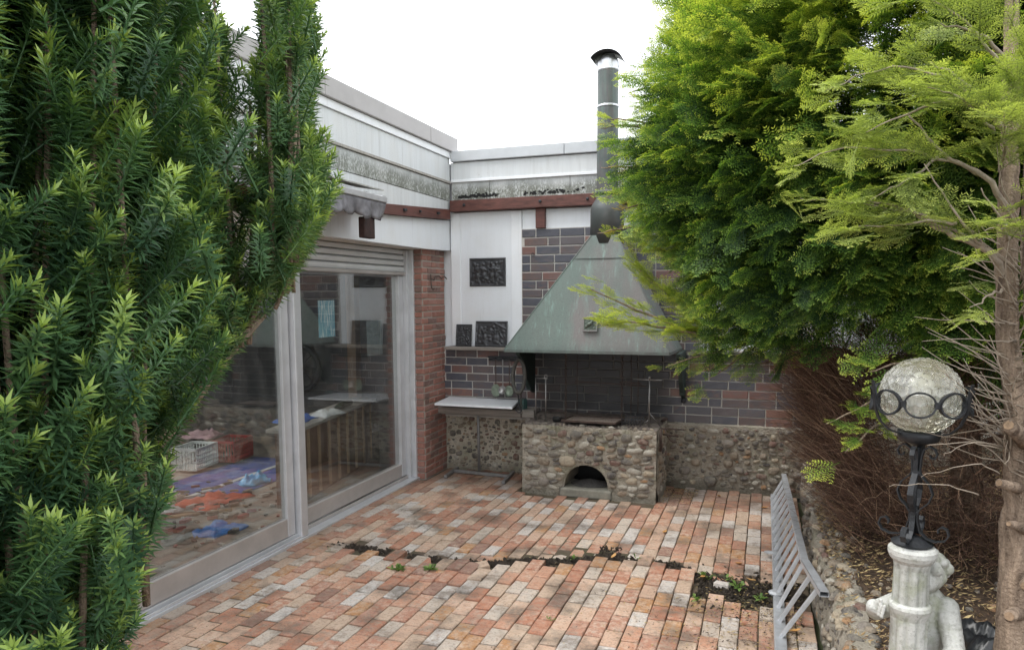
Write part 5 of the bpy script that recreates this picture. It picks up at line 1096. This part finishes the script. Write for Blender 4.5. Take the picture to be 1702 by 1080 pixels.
def gn_crown(name, tpls, items, mat, parent):
    # inner leaf mass: the templates and the points they grow on live in one mesh; geometry nodes put one on each point
    V, F, T, K = [], [], [], []; off = 0; pts, rots, scs, sh = [], [], [], []
    for k, (v, f, t) in enumerate(tpls): V.append(v); F.append(f+off); T.append(t); K.append(np.full(len(v), k)); off += len(v)
    kk = rs.randint(0, len(tpls), sum(len(i[0]) for i in items)); q = 0; nt_ = off
    for pos, xa, za, sc_, dt in items:
        x = unit(xa); y = unit(np.cross(za, x)); z = np.cross(x, y)
        for i in range(len(pos)):
            rots.append(Matrix(((x[i][0], y[i][0], z[i][0]), (x[i][1], y[i][1], z[i][1]), (x[i][2], y[i][2], z[i][2]))).to_euler()[:])
        pts.append(pos); scs.append(sc_); sh.append(dt)
    pts = np.concatenate(pts); V = np.concatenate(V+[pts]); F = np.concatenate(F); n = len(pts); me = rawmesh(name, V, F, mat, np.concatenate(T+[np.zeros(n)]))
    def at(nm, ty, data):
        a = me.attributes.new(nm, ty, 'POINT'); a.data.foreach_set('vector' if ty == 'FLOAT_VECTOR' else 'value', data)
    at('slot', 'INT', np.concatenate(K+[100+kk]).astype(np.int32)); at('turn', 'FLOAT_VECTOR', np.concatenate([np.zeros((nt_, 3)), np.array(rots)]).astype(np.float32).ravel())
    at('size', 'FLOAT', np.concatenate([np.ones(nt_), np.concatenate(scs)]).astype(np.float32)); at('shift', 'FLOAT', np.concatenate([np.zeros(nt_), np.concatenate(sh)]).astype(np.float32))
    g = bpy.data.node_groups.new(name, 'GeometryNodeTree'); g.interface.new_socket('Geometry', in_out='INPUT', socket_type='NodeSocketGeometry'); g.interface.new_socket('Geometry', in_out='OUTPUT', socket_type='NodeSocketGeometry')
    gi = g.nodes.new('NodeGroupInput'); go = g.nodes.new('NodeGroupOutput'); jn = g.nodes.new('GeometryNodeJoinGeometry')
    def na(nm, ty): x = g.nodes.new('GeometryNodeInputNamedAttribute'); x.data_type = ty; x.inputs[0].default_value = nm; return x.outputs[0]
    slot, turn, size = na('slot', 'INT'), na('turn', 'FLOAT_VECTOR'), na('size', 'FLOAT')
    for k in range(len(tpls)):
        sel = []
        for v in (k, 100+k):
            c = g.nodes.new('FunctionNodeCompare'); c.data_type = 'INT'; c.operation = 'EQUAL'; ai = [s_ for s_ in c.inputs if s_.type == 'INT']; g.links.new(slot, ai[0]); ai[1].default_value = v
            sp = g.nodes.new('GeometryNodeSeparateGeometry'); sp.domain = 'POINT'; g.links.new(gi.outputs[0], sp.inputs[0]); g.links.new(c.outputs[0], sp.inputs[1]); sel.append(sp.outputs[0])
        ip = g.nodes.new('GeometryNodeInstanceOnPoints'); g.links.new(sel[1], ip.inputs['Points']); g.links.new(sel[0], ip.inputs['Instance']); g.links.new(turn, ip.inputs['Rotation']); g.links.new(size, ip.inputs['Scale']); g.links.new(ip.outputs[0], jn.inputs[0])
    g.links.new(jn.outputs[0], go.inputs[0]); o = bpy.data.objects.new(name, me); COL.objects.link(o); o.location = -wloc(parent); o.parent = parent; o['kind'] = 'stuff'; md = o.modifiers.new('grow', 'NODES'); md.node_group = g; return o
def inpoly(u, z, P):
    c = False; j = len(P)-1
    for i in range(len(P)):
        if (P[i][1] > z) != (P[j][1] > z) and u < (P[j][0]-P[i][0])*(z-P[i][1])/(P[j][1]-P[i][1])+P[i][0]: c = not c
        j = i
    return c
def unit(v): return v/np.maximum(np.linalg.norm(v, axis=-1, keepdims=True), 1e-9)

# --- left yew (near the camera) --------------------------------------------------
ly = thing('yew_bush', 'dense dark upright yew bush filling the near left side', 'bush', (-1.0, 1.0, 0))
OUT = [(-.9, .5), (-.9, 3.0), (.20, 3.0), (.30, 2.55), (.372, 2.42), (.376, 2.36), (.403, 2.31), (.44, 2.33), (.465, 2.40), (.472, 2.50), (.478, 2.9), (.65, 2.9), (.646, 2.52), (.648, 2.385), (.608, 2.262), (.678, 2.236), (.690, 2.145), (.635, 2.067), (.585, 2.017), (.535, 1.965), (.44, 1.905), (.405, 1.868), (.345, 1.82), (.250, 1.755), (.205, 1.72), (.205, 1.67), (.225, 1.640), (.17, 1.585), (.155, 1.49), (.10, 1.42), (.05, 1.2), (.0, .5)]
HOLE = [(.372, 2.30), (.455, 2.30), (.452, 2.21), (.437, 2.09), (.440, 1.985), (.392, 1.955), (.368, 2.04)]
P0 = np.array([-.85, .64, 0]); ev = np.array([-.022, 1.0, 0]); nv = np.array([1.0, .022, 0])
rs = np.random.RandomState(3); tp = [round_shoot(i, 80, .0225, .0038, s_) for i, s_ in enumerate((.10, .12, .085, .13, .10))]
tpt = [round_shoot(i+20, 40, .023, .0040, s_) for i, s_ in enumerate((.05, .06))]
stems = MB(); sh_p, sh_d = [], []
def ok_(q):                                    # outline of the bush, tested where the sight line from the path meets its mid plane
    d_ = q-np.array([0, 0, 1.944]); t_ = -.85/d_[0] if abs(d_[0]) > 1e-6 else 1; z_ = 1.944+d_[2]*t_; u_ = d_[1]*t_-.64
    return inpoly(u_, z_, OUT) and not (inpoly(u_, z_, HOLE) and rs.rand() < .85)
def shoot(q, d, k):
    d = d/np.linalg.norm(d)
    if ok_(q+d*(.085+.02*(k % 3))) and ok_(q): sh_p.append(q); sh_d.append(d); sh_k.append(k)
sh_k = []
def leader(u0, w0, z0, z1, lean_u, lean_w, thick=.012, rr=.10, dens=1.0, per=1):
    n = max(3, int((z1-z0)/.034)); path = []
    for i in range(n+1):
        t = i/n; z = z0+(z1-z0)*t; u = u0+lean_u*t+.015*sin(5*t+u0*40); w = w0+lean_w*t+.015*cos(4*t+w0*30); p = P0+ev*u+nv*w+np.array([0, 0, z]); path.append(tuple(p))
        for _ in range(per):
            if rs.rand() > dens: continue
            a = rs.uniform(0, 2*pi) if rs.rand() < .35 else rs.uniform(-1.5, 1.2); rad = rr*(.35+.65*rs.rand())*(1.05-.5*t); o = np.sin(a)*ev+np.cos(a)*nv
            shoot(p+o*rad*.8+np.array([0, 0, rad*.25]), o*rs.uniform(.45, 1.0)+np.array([0, 0, rs.uniform(.7, 1.4)]), rs.randint(0, 5))
    pp = [q for q in path[::4]+[path[-1]] if ok_(np.array(q)+np.array([0, 0, .02]))]
    if len(pp) > 2: stems.tube(pp, [thick*(1-.7*i/len(pp)) for i in range(len(pp))], 5)
for i in range(112):
    u = rs.uniform(-.30, .60); w = rs.uniform(-.24, .14)
    z1_ = 2.9 if u < .35 else (2.5 if u > .47 else 2.35); leader(u, w, 1.15 if u < .05 else (1.4 if u < .25 else 1.72), z1_, rs.uniform(-.03, .06), rs.uniform(-.05, .05), .005, .075, .85)
for u, w, lean in ((.40, .02, .10), (.50, -.03, .10), (.46, .0, .10), (.56, .02, .0), (.50, .05, .13), (.54, -.02, .1), (.60, 0, .03), (.52, 0, .06)): leader(u, w, 1.95, 2.75, lean, 0, .004, .05, .95, 2)
for u, w, z0, z1, lu in ((.33, .06, 1.78, 2.1, .22), (.36, .02, 1.80, 2.2, .28), (.42, 0, 1.9, 2.26, .25), (.28, .05, 1.72, 1.95, .18), (.38, -.04, 1.84, 2.06, .17), (.45, .03, 2.0, 2.24, .22), (.2, .08, 1.6, 1.8, .06), (.15, .1, 1.5, 1.7, .09), (.1, .1, 1.4, 1.62, .12), (.3, 0, 1.7, 2.0, .25), (.5, 0, 2.0, 2.26, .17), (.5, 0, 1.95, 2.1, .14)): leader(u, w, z0, z1, lu, 0, .004, .05, 1.0, 2)
for _ in range(2500):
    u = rs.uniform(-.30, .56); z = rs.uniform(1.1, 2.9); a = rs.uniform(0, 2*pi)
    shoot(P0+ev*u+nv*rs.uniform(-.22, .20)+np.array([0, 0, z]), np.array([cos(a)*.6+.2, sin(a)*.6, rs.uniform(.5, 1.2)]), rs.randint(0, 5))
# coarser growth outside and behind the near face
for _ in range(700):
    u = rs.uniform(-.9, .1); z = rs.uniform(.3, 3.0); a = rs.uniform(0, 2*pi); q = P0+ev*u+nv*rs.uniform(-.45, -.1)+np.array([0, 0, z])
    shoot(q, np.array([cos(a)*.7, sin(a)*.7, rs.uniform(.3, 1.2)]), rs.randint(0, 5))
sh_p = np.array(sh_p); sh_d = unit(np.array(sh_d)); ks = np.array(sh_k); cl = Cloud(); print('left shoots', len(sh_p))
zr = rs.normal(size=(len(sh_p), 3)); uu = (sh_p-P0)@ev; ww = (sh_p-P0)@nv
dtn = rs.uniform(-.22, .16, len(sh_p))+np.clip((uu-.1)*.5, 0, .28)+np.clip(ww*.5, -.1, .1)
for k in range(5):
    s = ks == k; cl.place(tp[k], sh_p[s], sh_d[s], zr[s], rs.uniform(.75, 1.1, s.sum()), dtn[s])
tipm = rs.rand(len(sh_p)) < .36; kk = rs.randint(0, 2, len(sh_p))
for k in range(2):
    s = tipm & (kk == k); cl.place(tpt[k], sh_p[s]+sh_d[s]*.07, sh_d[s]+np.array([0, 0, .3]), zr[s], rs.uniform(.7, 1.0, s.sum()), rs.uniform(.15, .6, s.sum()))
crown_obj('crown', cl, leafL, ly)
obj('stem', stems, barkM, ly, smooth=True, kind='stuff')
tk = MB(); tk.tube([(-1.15, .60, 0), (-1.13, .62, .5), (-1.08, .68, 1.0), (-1.0, .76, 1.5), (-.95, .85, 1.9)], [.05, .042, .035, .025, .012], 9); obj('trunk', tk, barkM, ly, smooth=True)
def U(u, w, z): return tuple(P0+ev*u+nv*w+np.array([0, 0, z]))
for pth, r0 in (([U(-.1, -.05, 1.45), U(.08, -.03, 1.62), U(.25, .0, 1.76), U(.36, .0, 1.845), U(.46, .0, 1.91)], .013), ([U(.30, .0, 1.80), U(.33, .0, 1.87), U(.35, .0, 1.95)], .008), ([U(-.1, .0, 1.45), U(.04, .0, 1.62), U(.14, .02, 1.76), U(.22, .02, 1.9)], .010)): obj('branch', MB().tube(pth, [r0*(1-.12*i) for i in range(len(pth))], 8), barkM, ly, smooth=True)
for z in (.25, .5, .75, 1.0):        # lower body of the bush below the picture
    pass

# --- big yew hedge on the right ---------------------------------------------------
hg = thing('yew_hedge', 'large bright green yew overhanging the paving with bare brown underside', 'hedge', (1.2, 5.2, .38))
hc_ = np.array([1.02, 5.05, 3.10]); hr = np.array([1.76, 1.75, 1.66]); rs = np.random.RandomState(9)
ht = [flat_spray(i, 10, 6, .026, .0060, s_) for i, s_ in enumerate((.20, .24, .17, .22, .26))]
def lump(d):
    return 1+.05*np.sin(13*d[:, 0]+11*d[:, 2])*np.cos(12*d[:, 1])+.06*np.sin(4.1*d[:, 0]+2.0*d[:, 2]*2+1)+.045*np.sin(6.3*d[:, 1]+3.1*d[:, 2])+.035*np.sin(9*d[:, 0]-7*d[:, 2]+2)
def shell(n, r0, r1, zmin=-.82):
    d = unit(rs.normal(size=(n*3, 3))); d = d[(d[:, 2] > zmin)]; 
    view = np.array([-.0, -1., -.15]); keep = (d @ unit(np.array([-.45, -.9, -.2])) > -.35); d = d[keep][:n]; rr = rs.uniform(r0, r1, len(d))*lump(d); return d, hc_+d*hr*rr[:, None]
cl = Cloud()
def put(d, p, dtn, up_=.25, sc0=.60, sc1=1.05, spread=.55, to=None):
    n = len(p); x = unit(d*hr[None]**-1)+rs.normal(size=(n, 3))*spread*.6+np.array([0, 0, up_])+np.array([-.15, -.1, 0]); z = np.array([0, 0, 1.])+rs.normal(size=(n, 3))*.55+d*.35; ks = rs.randint(0, 5, n); sc_ = rs.uniform(sc0, sc1, n)
    if to is not None: to.append((p, x, z, sc_, dtn)); return
    for k in range(5):
        s = ks == k; cl.place(ht[k], p[s], x[s], z[s], sc_[s], dtn[s])
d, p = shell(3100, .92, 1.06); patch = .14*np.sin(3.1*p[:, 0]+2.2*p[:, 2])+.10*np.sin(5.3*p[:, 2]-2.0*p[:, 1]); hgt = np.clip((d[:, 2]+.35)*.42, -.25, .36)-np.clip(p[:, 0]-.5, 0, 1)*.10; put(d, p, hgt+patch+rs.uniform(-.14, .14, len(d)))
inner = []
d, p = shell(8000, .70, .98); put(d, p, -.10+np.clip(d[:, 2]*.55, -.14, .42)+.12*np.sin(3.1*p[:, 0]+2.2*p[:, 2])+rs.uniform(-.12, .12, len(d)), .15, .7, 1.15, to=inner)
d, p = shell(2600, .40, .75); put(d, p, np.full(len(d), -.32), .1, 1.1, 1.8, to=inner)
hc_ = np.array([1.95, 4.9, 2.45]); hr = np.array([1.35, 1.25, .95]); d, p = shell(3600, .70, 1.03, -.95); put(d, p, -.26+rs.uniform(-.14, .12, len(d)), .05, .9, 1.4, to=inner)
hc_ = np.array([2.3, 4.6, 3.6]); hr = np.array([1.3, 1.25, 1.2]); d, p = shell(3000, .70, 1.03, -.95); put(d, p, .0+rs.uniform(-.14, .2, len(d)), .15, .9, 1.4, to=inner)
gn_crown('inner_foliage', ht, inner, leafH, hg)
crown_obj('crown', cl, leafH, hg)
# long branches that reach out over the paving
cl = Cloud()
def bough(path, n, dt0, sp=.11, sc0=.7, sc1=1.0, parent=None, tpls=None, cloud=None, mat=None, r0=.012, drop=0.0):
    P = np.array(path); seg = np.linalg.norm(np.diff(P, axis=0), axis=1); cs = np.concatenate([[0], np.cumsum(seg)])/seg.sum(); t = np.sort(rs.uniform(.12, 1, n)); pos = np.stack([np.interp(t, cs, P[:, k]) for k in range(3)], 1)
    i = np.clip(np.searchsorted(cs, t)-1, 0, len(P)-2); dr_ = unit(P[i+1]-P[i]); side = np.cross(dr_, [0, 0, 1.]); side = unit(side)*np.where(rs.rand(n) < .5, 1, -1)[:, None]
    x = dr_*rs.uniform(.5, 1.1, n)[:, None]+side*rs.uniform(.2, 1.0, n)[:, None]*(1-.6*t)[:, None]+np.array([0, 0, .12-drop])+rs.normal(size=(n, 3))*.16; z = np.array([0, 0, 1.])+rs.normal(size=(n, 3))*.30
    tp_ = tpls or ht; ks = rs.randint(0, len(tp_), n); sc_ = rs.uniform(sc0, sc1, n)*(1-.25*t); dd = dt0+.25*t+rs.uniform(-.12, .12, n)
    for k in range(len(tp_)):
        s = ks == k
        if s.any(): (cloud or cl).place(tp_[k], pos[s]+rs.normal(size=(s.sum(), 3))*sp*.25, x[s], z[s], sc_[s], dd[s])
    path = kink(path, 5, .006, int(abs(path[0][1])*50)); return MB().tube(path, [r0*(1-.8*k/(len(path)-1)) for k in range(len(path))], 6)
bo = []
bo.append(bough([(.60, 5.2, 1.55), (.15, 5.1, 1.60), (-.35, 5.0, 1.66), (-.75, 4.95, 1.80), (-1.15, 4.9, 1.98)], 95, .22, .13, r0=.02))
bo.append(bough([(-.30, 5.0, 1.65), (-.60, 4.85, 1.72), (-.98, 4.7, 1.78)], 45, .25))
bo.append(bough([(-.30, 5.2, 1.72), (-.60, 5.1, 1.90), (-.85, 5.05, 2.12)], 48, .25))
bo.append(bough([(-.1, 5.0, 1.62), (-.35, 4.9, 1.56), (-.62, 4.85, 1.47)], 8, .0, drop=.25))
bo.append(bough([(.1, 5.3, 1.60), (-.15, 5.3, 1.50), (-.40, 5.25, 1.34)], 8, -.05, drop=.3))
bo.append(bough([(-.25, 5.4, 2.0), (-.65, 5.3, 2.22), (-.98, 5.2, 2.35)], 30, .1))
bo.append(bough([(-.5, 5.2, 2.55), (-.85, 5.1, 2.62), (-1.08, 5.0, 2.60)], 10, .2))
bo.append(bough([(-.5, 5.2, 3.0), (-.85, 5.1, 3.10), (-1.05, 5.0, 3.12)], 10, .25))
bo.append(bough([(.75, 4.2, 1.45), (.50, 3.8, 1.44), (.25, 3.4, 1.38)], 14, -.1, drop=.15)); bo.append(bough([(.85, 4.6, 1.35), (.60, 4.2, 1.30), (.36, 3.7, 1.20)], 10, -.1, drop=.2))
bo.append(bough([(.9, 4.4, 1.6), (.65, 3.9, 1.62), (.42, 3.5, 1.60)], 12, -.05, drop=.1)); bo.append(bough([(.2, 5.8, 1.5), (-.05, 5.7, 1.42), (-.25, 5.6, 1.40)], 7, -.1, drop=.2))
crown_obj('bough_foliage', cl, leafH, hg)
leafY = mk_leaf('yellowing_yew_needle', (.14, .13, .03), (.34, .27, .05), (.62, .46, .10), .36, .5); cl = Cloud()
for P in ([(-.55, 5.2, 2.75), (-.85, 5.1, 2.80), (-1.10, 5.0, 2.80)], [(-.5, 5.2, 3.0), (-.9, 5.1, 3.08), (-1.10, 5.0, 3.06)], [(-.5, 5.2, 2.36), (-.85, 5.1, 2.40), (-1.12, 5.0, 2.36)], [(-.5, 5.3, 3.3), (-.8, 5.2, 3.34), (-.95, 5.1, 3.30)], [(-.4, 5.3, 2.5), (-.8, 5.2, 2.56), (-1.0, 5.1, 2.52)]): bo.append(bough(P, 9, .2, .08, .35, .6))
crown_obj('yellow_foliage', cl, leafY, hg)
for m_ in bo: obj('branch', m_, barkM, hg, smooth=True)
# trunk and limbs inside
tk = MB(); tk.tube([(1.25, 5.3, .30), (1.22, 5.3, .9), (1.15, 5.25, 1.6), (1.0, 5.2, 2.6), (.9, 5.2, 3.6)], [.11, .09, .075, .05, .02], 10); obj('trunk', tk, barkM, hg, smooth=True)
for k in range(26):
    a = rs.uniform(0, 2*pi); z = rs.uniform(.6, 2.6); e = rs.uniform(.1, .7); L = rs.uniform(.9, 1.4); q = [(1.15+cos(a)*L*t*cos(e), 5.25+sin(a)*L*t*cos(e), z+sin(e)*L*t+.1*t*t) for t in (0, .3, .6, 1)]; obj('limb', MB().tube(q, [.03, .022, .014, .006], 6), barkM, hg, smooth=True)
# dead brown twigs of the bare underside
def twig_mesh(starts, dirs, L, w, bend, nseg=3):
    n = len(starts); Ps = []; d = dirs.copy()
    p = starts.copy(); side = unit(np.cross(d, rs.normal(size=(n, 3)))); 
    for i in range(nseg+1):
        ww = w*(1-.75*i/nseg); s2 = unit(np.cross(d, side)); Ps.append(np.stack([p+side*ww[:, None], p-side*.5*ww[:, None]+s2*.87*ww[:, None], p-side*.5*ww[:, None]-s2*.87*ww[:, None]], 1)); d = unit(d+bend*rs.normal(size=(n, 3))+np.array([0, 0, .05])); p = p+d*(L/nseg)[:, None]
    V = np.stack(Ps, 1).reshape(n, -1, 3); F = []
    for i in range(nseg):
        for k in range(3): F.append((i*3+k, i*3+(k+1) % 3, (i+1)*3+(k+1) % 3, (i+1)*3+k))
    return V.reshape(-1, 3), (np.array(F)[None]+(np.arange(n)*V.shape[1])[:, None, None]).reshape(-1, 4)
tw_c = np.array([1.30, 5.50, 1.0]); tw_r = np.array([1.22, 1.62, 1.10]); n = 19000
d = unit(rs.normal(size=(n*3, 3))); d = d[(d @ unit(np.array([-.6, -.8, .0]))) > -.25][:n]; rr = rs.uniform(.45, .93, len(d))**.7; p = tw_c+d*tw_r*rr[:, None]
shape = 1-.25*np.clip((.9-p[:, 2])/.9, 0, 1)          # pull the lower part in
p[:, 0] = tw_c[0]+(p[:, 0]-tw_c[0])*shape; ok = p[:, 2] > bedz(.6, 5)-.02; p, d = p[ok], d[ok]
dd = unit(d*np.array([1, 1, .3])+np.array([-.25, -.1, .55])+rs.normal(size=d.shape)*.35); V, F = twig_mesh(p-dd*.10, dd, rs.uniform(.12, .34, len(p)), rs.uniform(.0009, .0024, len(p)), .50)
me = rawmesh('dead_twigs', V, F, twigM); o = bpy.data.objects.new('dead_twigs', me); COL.objects.link(o); o.location = -wloc(hg); o.parent = hg; o['kind'] = 'stuff'
# bristling straighter twigs on the side over the paving
n = 2800; ty = rs.uniform(4.4, 7.1, n); tz = rs.uniform(.42, 1.55, n); tx = .55-.30*(tz-.4)/1.1+rs.uniform(-.04, .30, n); st_ = np.stack([tx, ty, tz], 1); dd = unit(np.stack([-rs.uniform(.5, 1, n), rs.uniform(-.45, .25, n), rs.uniform(.1, 1.1, n)], 1)); V, F = twig_mesh(st_, dd, rs.uniform(.25, .60, n), rs.uniform(.0010, .0024, n), .22)
me = rawmesh('dead_twigs', V, F, twigM); o = bpy.data.objects.new('dead_twigs', me); COL.objects.link(o); o.location = -wloc(hg); o.parent = hg; o['kind'] = 'stuff'

# --- near right tree: peeling multi-stem yew --------------------------------------
rt_ = thing('yew_tree', 'tall yew with peeling pale trunk and sawn branch stubs beside lamp', 'tree', (.74, 2.50, .38))
def knob(path, r, name='trunk', seed=0, n=12):
    from mathutils import noise as mn
    P = [Vector(q) for q in path]; pts = []; rr = []; r_ = random.Random(seed); n = 26
    for i in range(len(P)-1):
        for k in range(16):
            t = k/16; pts.append(P[i].lerp(P[i+1], t)+Vector((r_.uniform(-.0012, .0012), r_.uniform(-.0012, .0012), 0))); rr.append((r[i]+(r[i+1]-r[i])*t)*(1+r_.uniform(-.02, .02)))
    pts.append(P[-1]); rr.append(r[-1]); mb_ = MB().tube(pts, rr, n); vv = []
    for i, q in enumerate(mb_.v):
        c_ = pts[min(i//n, len(pts)-1)]; v = Vector(q); d_ = v-c_; rad_ = d_.length; d_.normalize(); a_ = atan2(d_.y, d_.x)
        h_ = mn.noise(Vector((cos(a_)*3.4, sin(a_)*3.4, v.z*2.2+seed)))*.30+mn.noise(Vector((cos(a_)*9, sin(a_)*9, v.z*9+seed)))*.16+abs(mn.noise(Vector((v.x*9, v.y*9, v.z*11+seed*3))))*.30-.05
        vv.append(tuple(c_+d_*rad_*(1+h_)))
    mb_.v = vv; obj(name, mb_, barkM, rt_, smooth=True)
knob([(.755, 2.50, .34), (.745, 2.52, .75), (.735, 2.54, 1.15), (.745, 2.56, 1.38), (.725, 2.57, 1.58), (.685, 2.58, 1.80), (.672, 2.58, 2.0), (.668, 2.60, 2.3), (.66, 2.62, 2.7), (.64, 2.64, 3.2)], [.062, .052, .046, .050, .034, .030, .028, .024, .020, .012], seed=1)
knob([(.74, 2.55, 1.05), (.765, 2.57, 1.45), (.775, 2.60, 1.8), (.745, 2.62, 2.1), (.735, 2.62, 2.5), (.76, 2.64, 3.1)], [.045, .042, .034, .030, .026, .014], seed=2)
knob([(.80, 2.52, 1.2), (.81, 2.56, 1.7), (.80, 2.58, 2.1), (.82, 2.6, 2.8)], [.035, .030, .026, .015], seed=3)
for (a, b, r0, r1) in (((.735, 2.52, 1.50), (.665, 2.44, 1.56), .026, .020), ((.72, 2.52, 1.36), (.655, 2.46, 1.385), .018, .013), ((.735, 2.50, 1.24), (.68, 2.44, 1.27), .016, .010), ((.735, 2.50, .98), (.690, 2.42, 1.00), .022, .018), ((.75, 2.46, .83), (.72, 2.38, .82), .030, .026), ((.745, 2.48, 1.10), (.72, 2.41, 1.10), .017, .015)):
    obj('stub', MB().tube([a, tuple((a[i]+b[i])/2+random.uniform(-.004, .004) for i in range(3)), b], [r0, (r0+r1)/2, r1], 10), barkM, rt_, smooth=True)
    obj('cut_face', MB().tube([b, tuple(b[i]+(b[i]-a[i])*.02 for i in range(3))], r1*.7, 9), simple('cut_wood', (.28, .19, .12), .85, 0, .4, 60, .6), rt_)
def branch(path, r0):
    path = kink(path, 5, .005, int(path[0][2]*100)); obj('branch', MB().tube(path, [r0*(1-.8*i/(len(path)-1)) for i in range(len(path))], 7), greyTwig, rt_, smooth=True)
branch([(.675, 2.58, 1.98), (.60, 2.50, 2.06), (.48, 2.45, 2.12), (.36, 2.42, 2.19), (.26, 2.40, 2.21)], .012); branch([(.60, 2.50, 2.06), (.50, 2.40, 2.16), (.40, 2.35, 2.30)], .006)
branch([(.67, 2.58, 2.18), (.58, 2.5, 2.28), (.46, 2.44, 2.34), (.36, 2.40, 2.45)], .010); branch([(.66, 2.6, 2.4), (.55, 2.5, 2.52), (.42, 2.45, 2.6)], .010); branch([(.66, 2.62, 2.6), (.58, 2.55, 2.68), (.45, 2.5, 2.72)], .008)
branch([(.67, 2.56, 2.1), (.61, 2.42, 2.14), (.53, 2.30, 2.22)], .006)
# bare fine twigs around the trunk
tw = []; r = random.Random(5)
for _ in range(120):
    z = r.uniform(1.40, 2.15); a = r.uniform(pi*.7, pi*1.9); L = r.uniform(.08, .30); e = r.uniform(-.2, .8); p0 = Vector((.70, 2.55, z)); dv = Vector((cos(a)*cos(e), sin(a)*cos(e), sin(e))); P = [p0]
    for k in range(4): dv = (dv+Vector((r.uniform(-.25, .25), r.uniform(-.25, .25), r.uniform(-.15, .3)))).normalized(); P.append(P[-1]+dv*L/4)
    tw.append(P)
mb = MB()
for P in tw: mb.tube(P, [.0026, .0022, .0018, .0014, .0008], 5)
for P in ([(.62, 2.52, 1.33), (.50, 2.47, 1.365), (.36, 2.42, 1.36)], [(.66, 2.5, 1.48), (.56, 2.44, 1.50), (.50, 2.42, 1.46)], [(.66, 2.5, 1.62), (.60, 2.40, 1.66), (.555, 2.36, 1.72)], [(.67, 2.52, 1.40), (.58, 2.44, 1.44), (.44, 2.40, 1.40)]): P = kink(P, 5, .006, 3); mb.tube(P, [.0026*(1-.8*k/len(P)) for k in range(len(P))], 5)
obj('twigs', mb, greyTwig, rt_, smooth=True, kind='stuff')
cl = Cloud(); rs = np.random.RandomState(21); tt_ = [flat_spray(i+40, 8, 8, .021, .0034, s_) for i, s_ in enumerate((.15, .18, .13, .16))]
mbs = []
def tb_(path, n, d0=.15): mbs.append(bough(path, n, d0, .10, .7, 1.05, tpls=tt_, cloud=cl, r0=.005))
TB = [([(.60, 2.50, 2.06), (.42, 2.42, 2.16), (.26, 2.38, 2.20), (.08, 2.34, 2.22)], 24), ([(.50, 2.42, 2.14), (.36, 2.36, 2.14), (.20, 2.30, 2.12)], 18), ([(.58, 2.5, 2.28), (.40, 2.42, 2.34), (.20, 2.36, 2.36), (.06, 2.32, 2.31)], 26), ([(.46, 2.44, 2.34), (.36, 2.36, 2.26), (.26, 2.3, 2.20)], 16),
      ([(.62, 2.55, 2.45), (.46, 2.46, 2.56), (.28, 2.40, 2.58), (.14, 2.34, 2.52)], 26), ([(.62, 2.55, 2.6), (.48, 2.48, 2.74), (.34, 2.42, 2.80)], 22), ([(.64, 2.58, 2.3), (.60, 2.40, 2.36), (.55, 2.22, 2.40)], 20), ([(.68, 2.58, 2.4), (.66, 2.38, 2.5), (.60, 2.24, 2.58)], 20),
      ([(.70, 2.58, 2.5), (.74, 2.40, 2.62), (.72, 2.26, 2.70)], 18), ([(.70, 2.58, 2.2), (.74, 2.36, 2.26), (.72, 2.20, 2.32)], 16), ([(.66, 2.56, 2.15), (.60, 2.34, 2.12), (.52, 2.20, 2.10)], 12), ([(.74, 2.56, 2.06), (.76, 2.36, 2.02), (.72, 2.24, 2.0)], 8), ([(.60, 2.5, 2.4), (.50, 2.36, 2.46), (.38, 2.24, 2.48)], 18), ([(.64, 2.55, 2.7), (.60, 2.40, 2.80), (.50, 2.3, 2.86)], 16), ([(.50, 2.46, 2.5), (.36, 2.34, 2.44), (.24, 2.26, 2.38)], 16), ([(.66, 2.55, 1.95), (.60, 2.46, 1.93), (.54, 2.40, 1.90)], 4)]
for P, n_ in TB: tb_(P, n_)
crown_obj('crown', cl, leafT, rt_)
for m_ in mbs: obj('branch', m_, greyTwig, rt_, smooth=True)
# dark bag on the bed by the trunk
crumple('black_bag', (.98, 3.55, .40), .32, .30, .16, simple('black_plastic', (.015, .016, .018), .35), 'crumpled black plastic bag at foot of the yew trunk', 'bag', 17)
# fence added unseen behind the hedge so its inside stays dark and closed
fe = thing('added_fence', 'dark timber fence added unseen behind the yew hedge', 'fence', (2.9, 3.5, .3))
for k in range(58): obj('board', MB().box(2.90, 2.925, -1.4+.15*k, -1.4+.15*k+.145, .1, 2.1), simple('dark_fence_board', (.07, .05, .035), .85, 0, .3, 9, .4), fe)
print('tris', sum(len(o.data.polygons)*2 for o in bpy.data.objects if o.type == 'MESH'))
